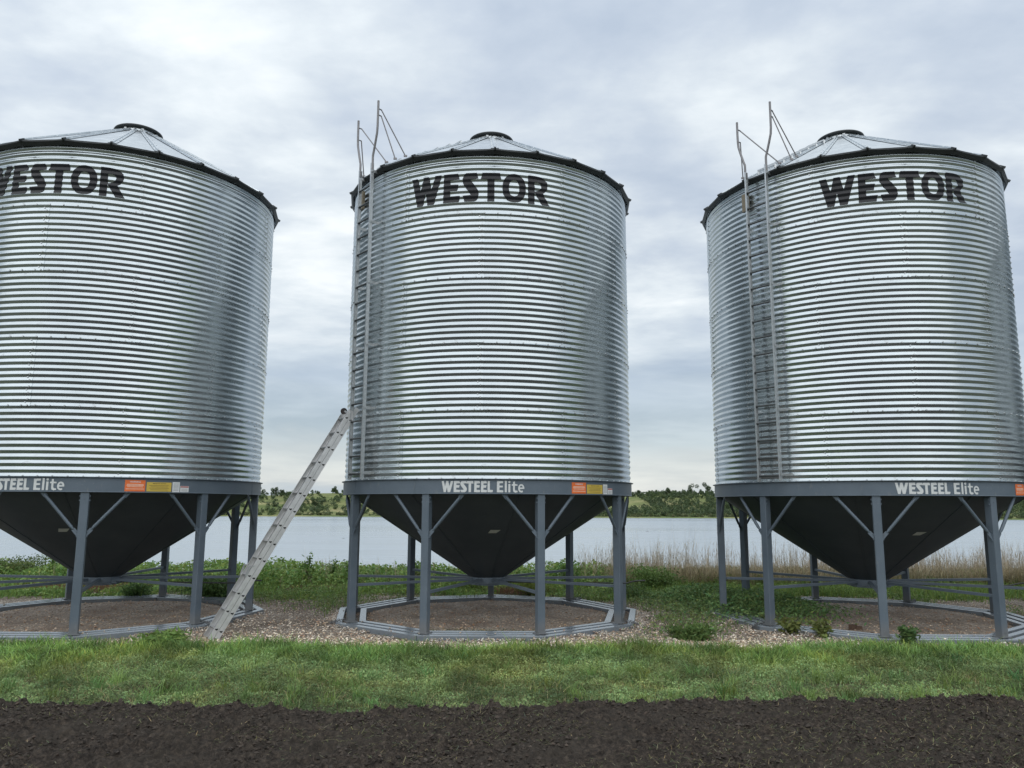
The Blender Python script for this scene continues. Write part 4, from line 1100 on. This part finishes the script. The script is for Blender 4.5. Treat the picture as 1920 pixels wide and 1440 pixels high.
# -- plants one can tell apart
def bush(name, x, y, r, h, nleaf, col, leaf, label, cat='bush', group=None, spike=False, elong=2.0, z0=0.):
    root = empty(name, (x, y, float(gh(np.float64(x), np.float64(y)))+z0)); R = np.random.default_rng(int(abs(x*100+y*10)))
    mb = MB(); ns = 9
    tips = []
    for i in range(ns):
        a = R.uniform(0, 6.28); rr = r*R.uniform(.1, .8); hh_ = h*R.uniform(.6, 1.0)
        tip = Vector((rr*math.cos(a), rr*math.sin(a), hh_)); tips.append(tip)
        mb.tube([(0, 0, 0), tip*.5+Vector((0, 0, .06*h)), tip], [.008, .006, .003], 5)
    mb.build('stem', plain('weed stem', (.09, .11, .045), .7), root, True)
    tips = np.array(tips); k = R.integers(0, ns, nleaf); t = R.uniform(.15, 1.05, nleaf)
    p = tips[k]*t[:, None]; p[:, 2] += .06*h*np.sin(np.pi*np.clip(t, 0, 1)); p += R.normal(0, 1, (nleaf, 3))*[r*.24, r*.24, h*.08]
    p[:, 2] = np.abs(p[:, 2])+.01
    tone = R.uniform(.75, 1.25, ns)[k][:, None]
    lf = foliage('leaves', [leaf_quads(p, leaf, tint(col, nleaf, .22, .08, R)*tone, .4, elong, R)]); lf.parent = root
    tag(root, label, cat, group)
bush('bush', -6.75, 18.2, .95, .50, 6500, (.070, .125, .04), .030, 'dark green spreading bush at the back of the left bin ring, around its rear leg')
bush('bush', -8.35, 18.0, .42, .36, 2200, (.072, .13, .042), .030, 'small dark green bush beside the hidden rear leg of the left grain bin')
bush('bush', .55, 19.3, .62, .34, 4200, (.135, .175, .040), .022, 'yellow-green feathery bush behind the middle grain bin, right of its rear leg')
bush('bush', -1.1, 19.6, .55, .30, 3200, (.12, .18, .045), .024, 'light green bush behind the middle grain bin, left of its rear leg')
bush('bush', -14.2, 22.2, 1.3, .62, 6000, (.105, .15, .055), .038, 'pale green shrub by the lake at the left edge')
bush('bush', 3.55, 19.9, .75, .62, 3600, (.12, .19, .06), .032, 'tall leafy green bush just left of the right grain bin')
bush('bush', 2.6, 18.2, .6, .32, 3200, (.075, .125, .045), .024, 'low grey-green bush just right of the middle grain bin legs')
for i, (bx_, by_, hh_, lb) in enumerate(((-5.35, 21.2, .78, 'tall leafy weed standing above the others just right of the leaning ladder'), (-4.75, 21.3, .68, 'leafy weed top midway between the leaning ladder and the middle bin'),
        (-4.3, 21.2, .64, 'leafy weed top nearest the middle grain bin, on its left'), (-9.3, 21.6, .66, 'leafy weed top under the left grain bin, against the lake'), (-2.55, 21.3, .70, 'slim green weed against the lake behind the middle bin front left legs'),
        (1.4, 21.0, .62, 'leafy weed top under the right half of the middle bin'), (-12.6, 22.0, 1.0, 'tall slim seedling by the lake at the far left'))):
    bush('tall_weed', bx_, by_, .17, hh_, 230, (.115, .195, .058), .040, lb, 'weed', 'taller weeds standing above the rest', elong=2.4)
bush('broadleaf_weed', 4.62, 13.35, .24, .30, 170, (.12, .15, .045), .045, 'broadleaf weed at the skid corner, left of the right bin front left leg', 'weed', elong=2.6)
bush('broadleaf_weed', 4.98, 13.0, .22, .32, 170, (.115, .14, .045), .045, 'broadleaf weed growing against the foot of the right bin front left leg', 'weed', elong=2.6)
bush('broadleaf_weed', 6.05, 12.35, .16, .30, 360, (.075, .135, .05), .035, 'weed in front of the right bin skids, left of its front centre leg', 'weed', elong=2.6)
bush('grass_tuft', -5.15, 12.05, .42, .22, 1400, (.13, .21, .06), .030, 'tuft of taller grass left of the leaning ladder foot', 'grass tuft', elong=5.)
bush('grass_tuft', 2.85, 12.8, .42, .24, 2000, (.09, .15, .048), .026, 'tuft of grass on the gravel between the middle and right bins', 'grass tuft', elong=4.)
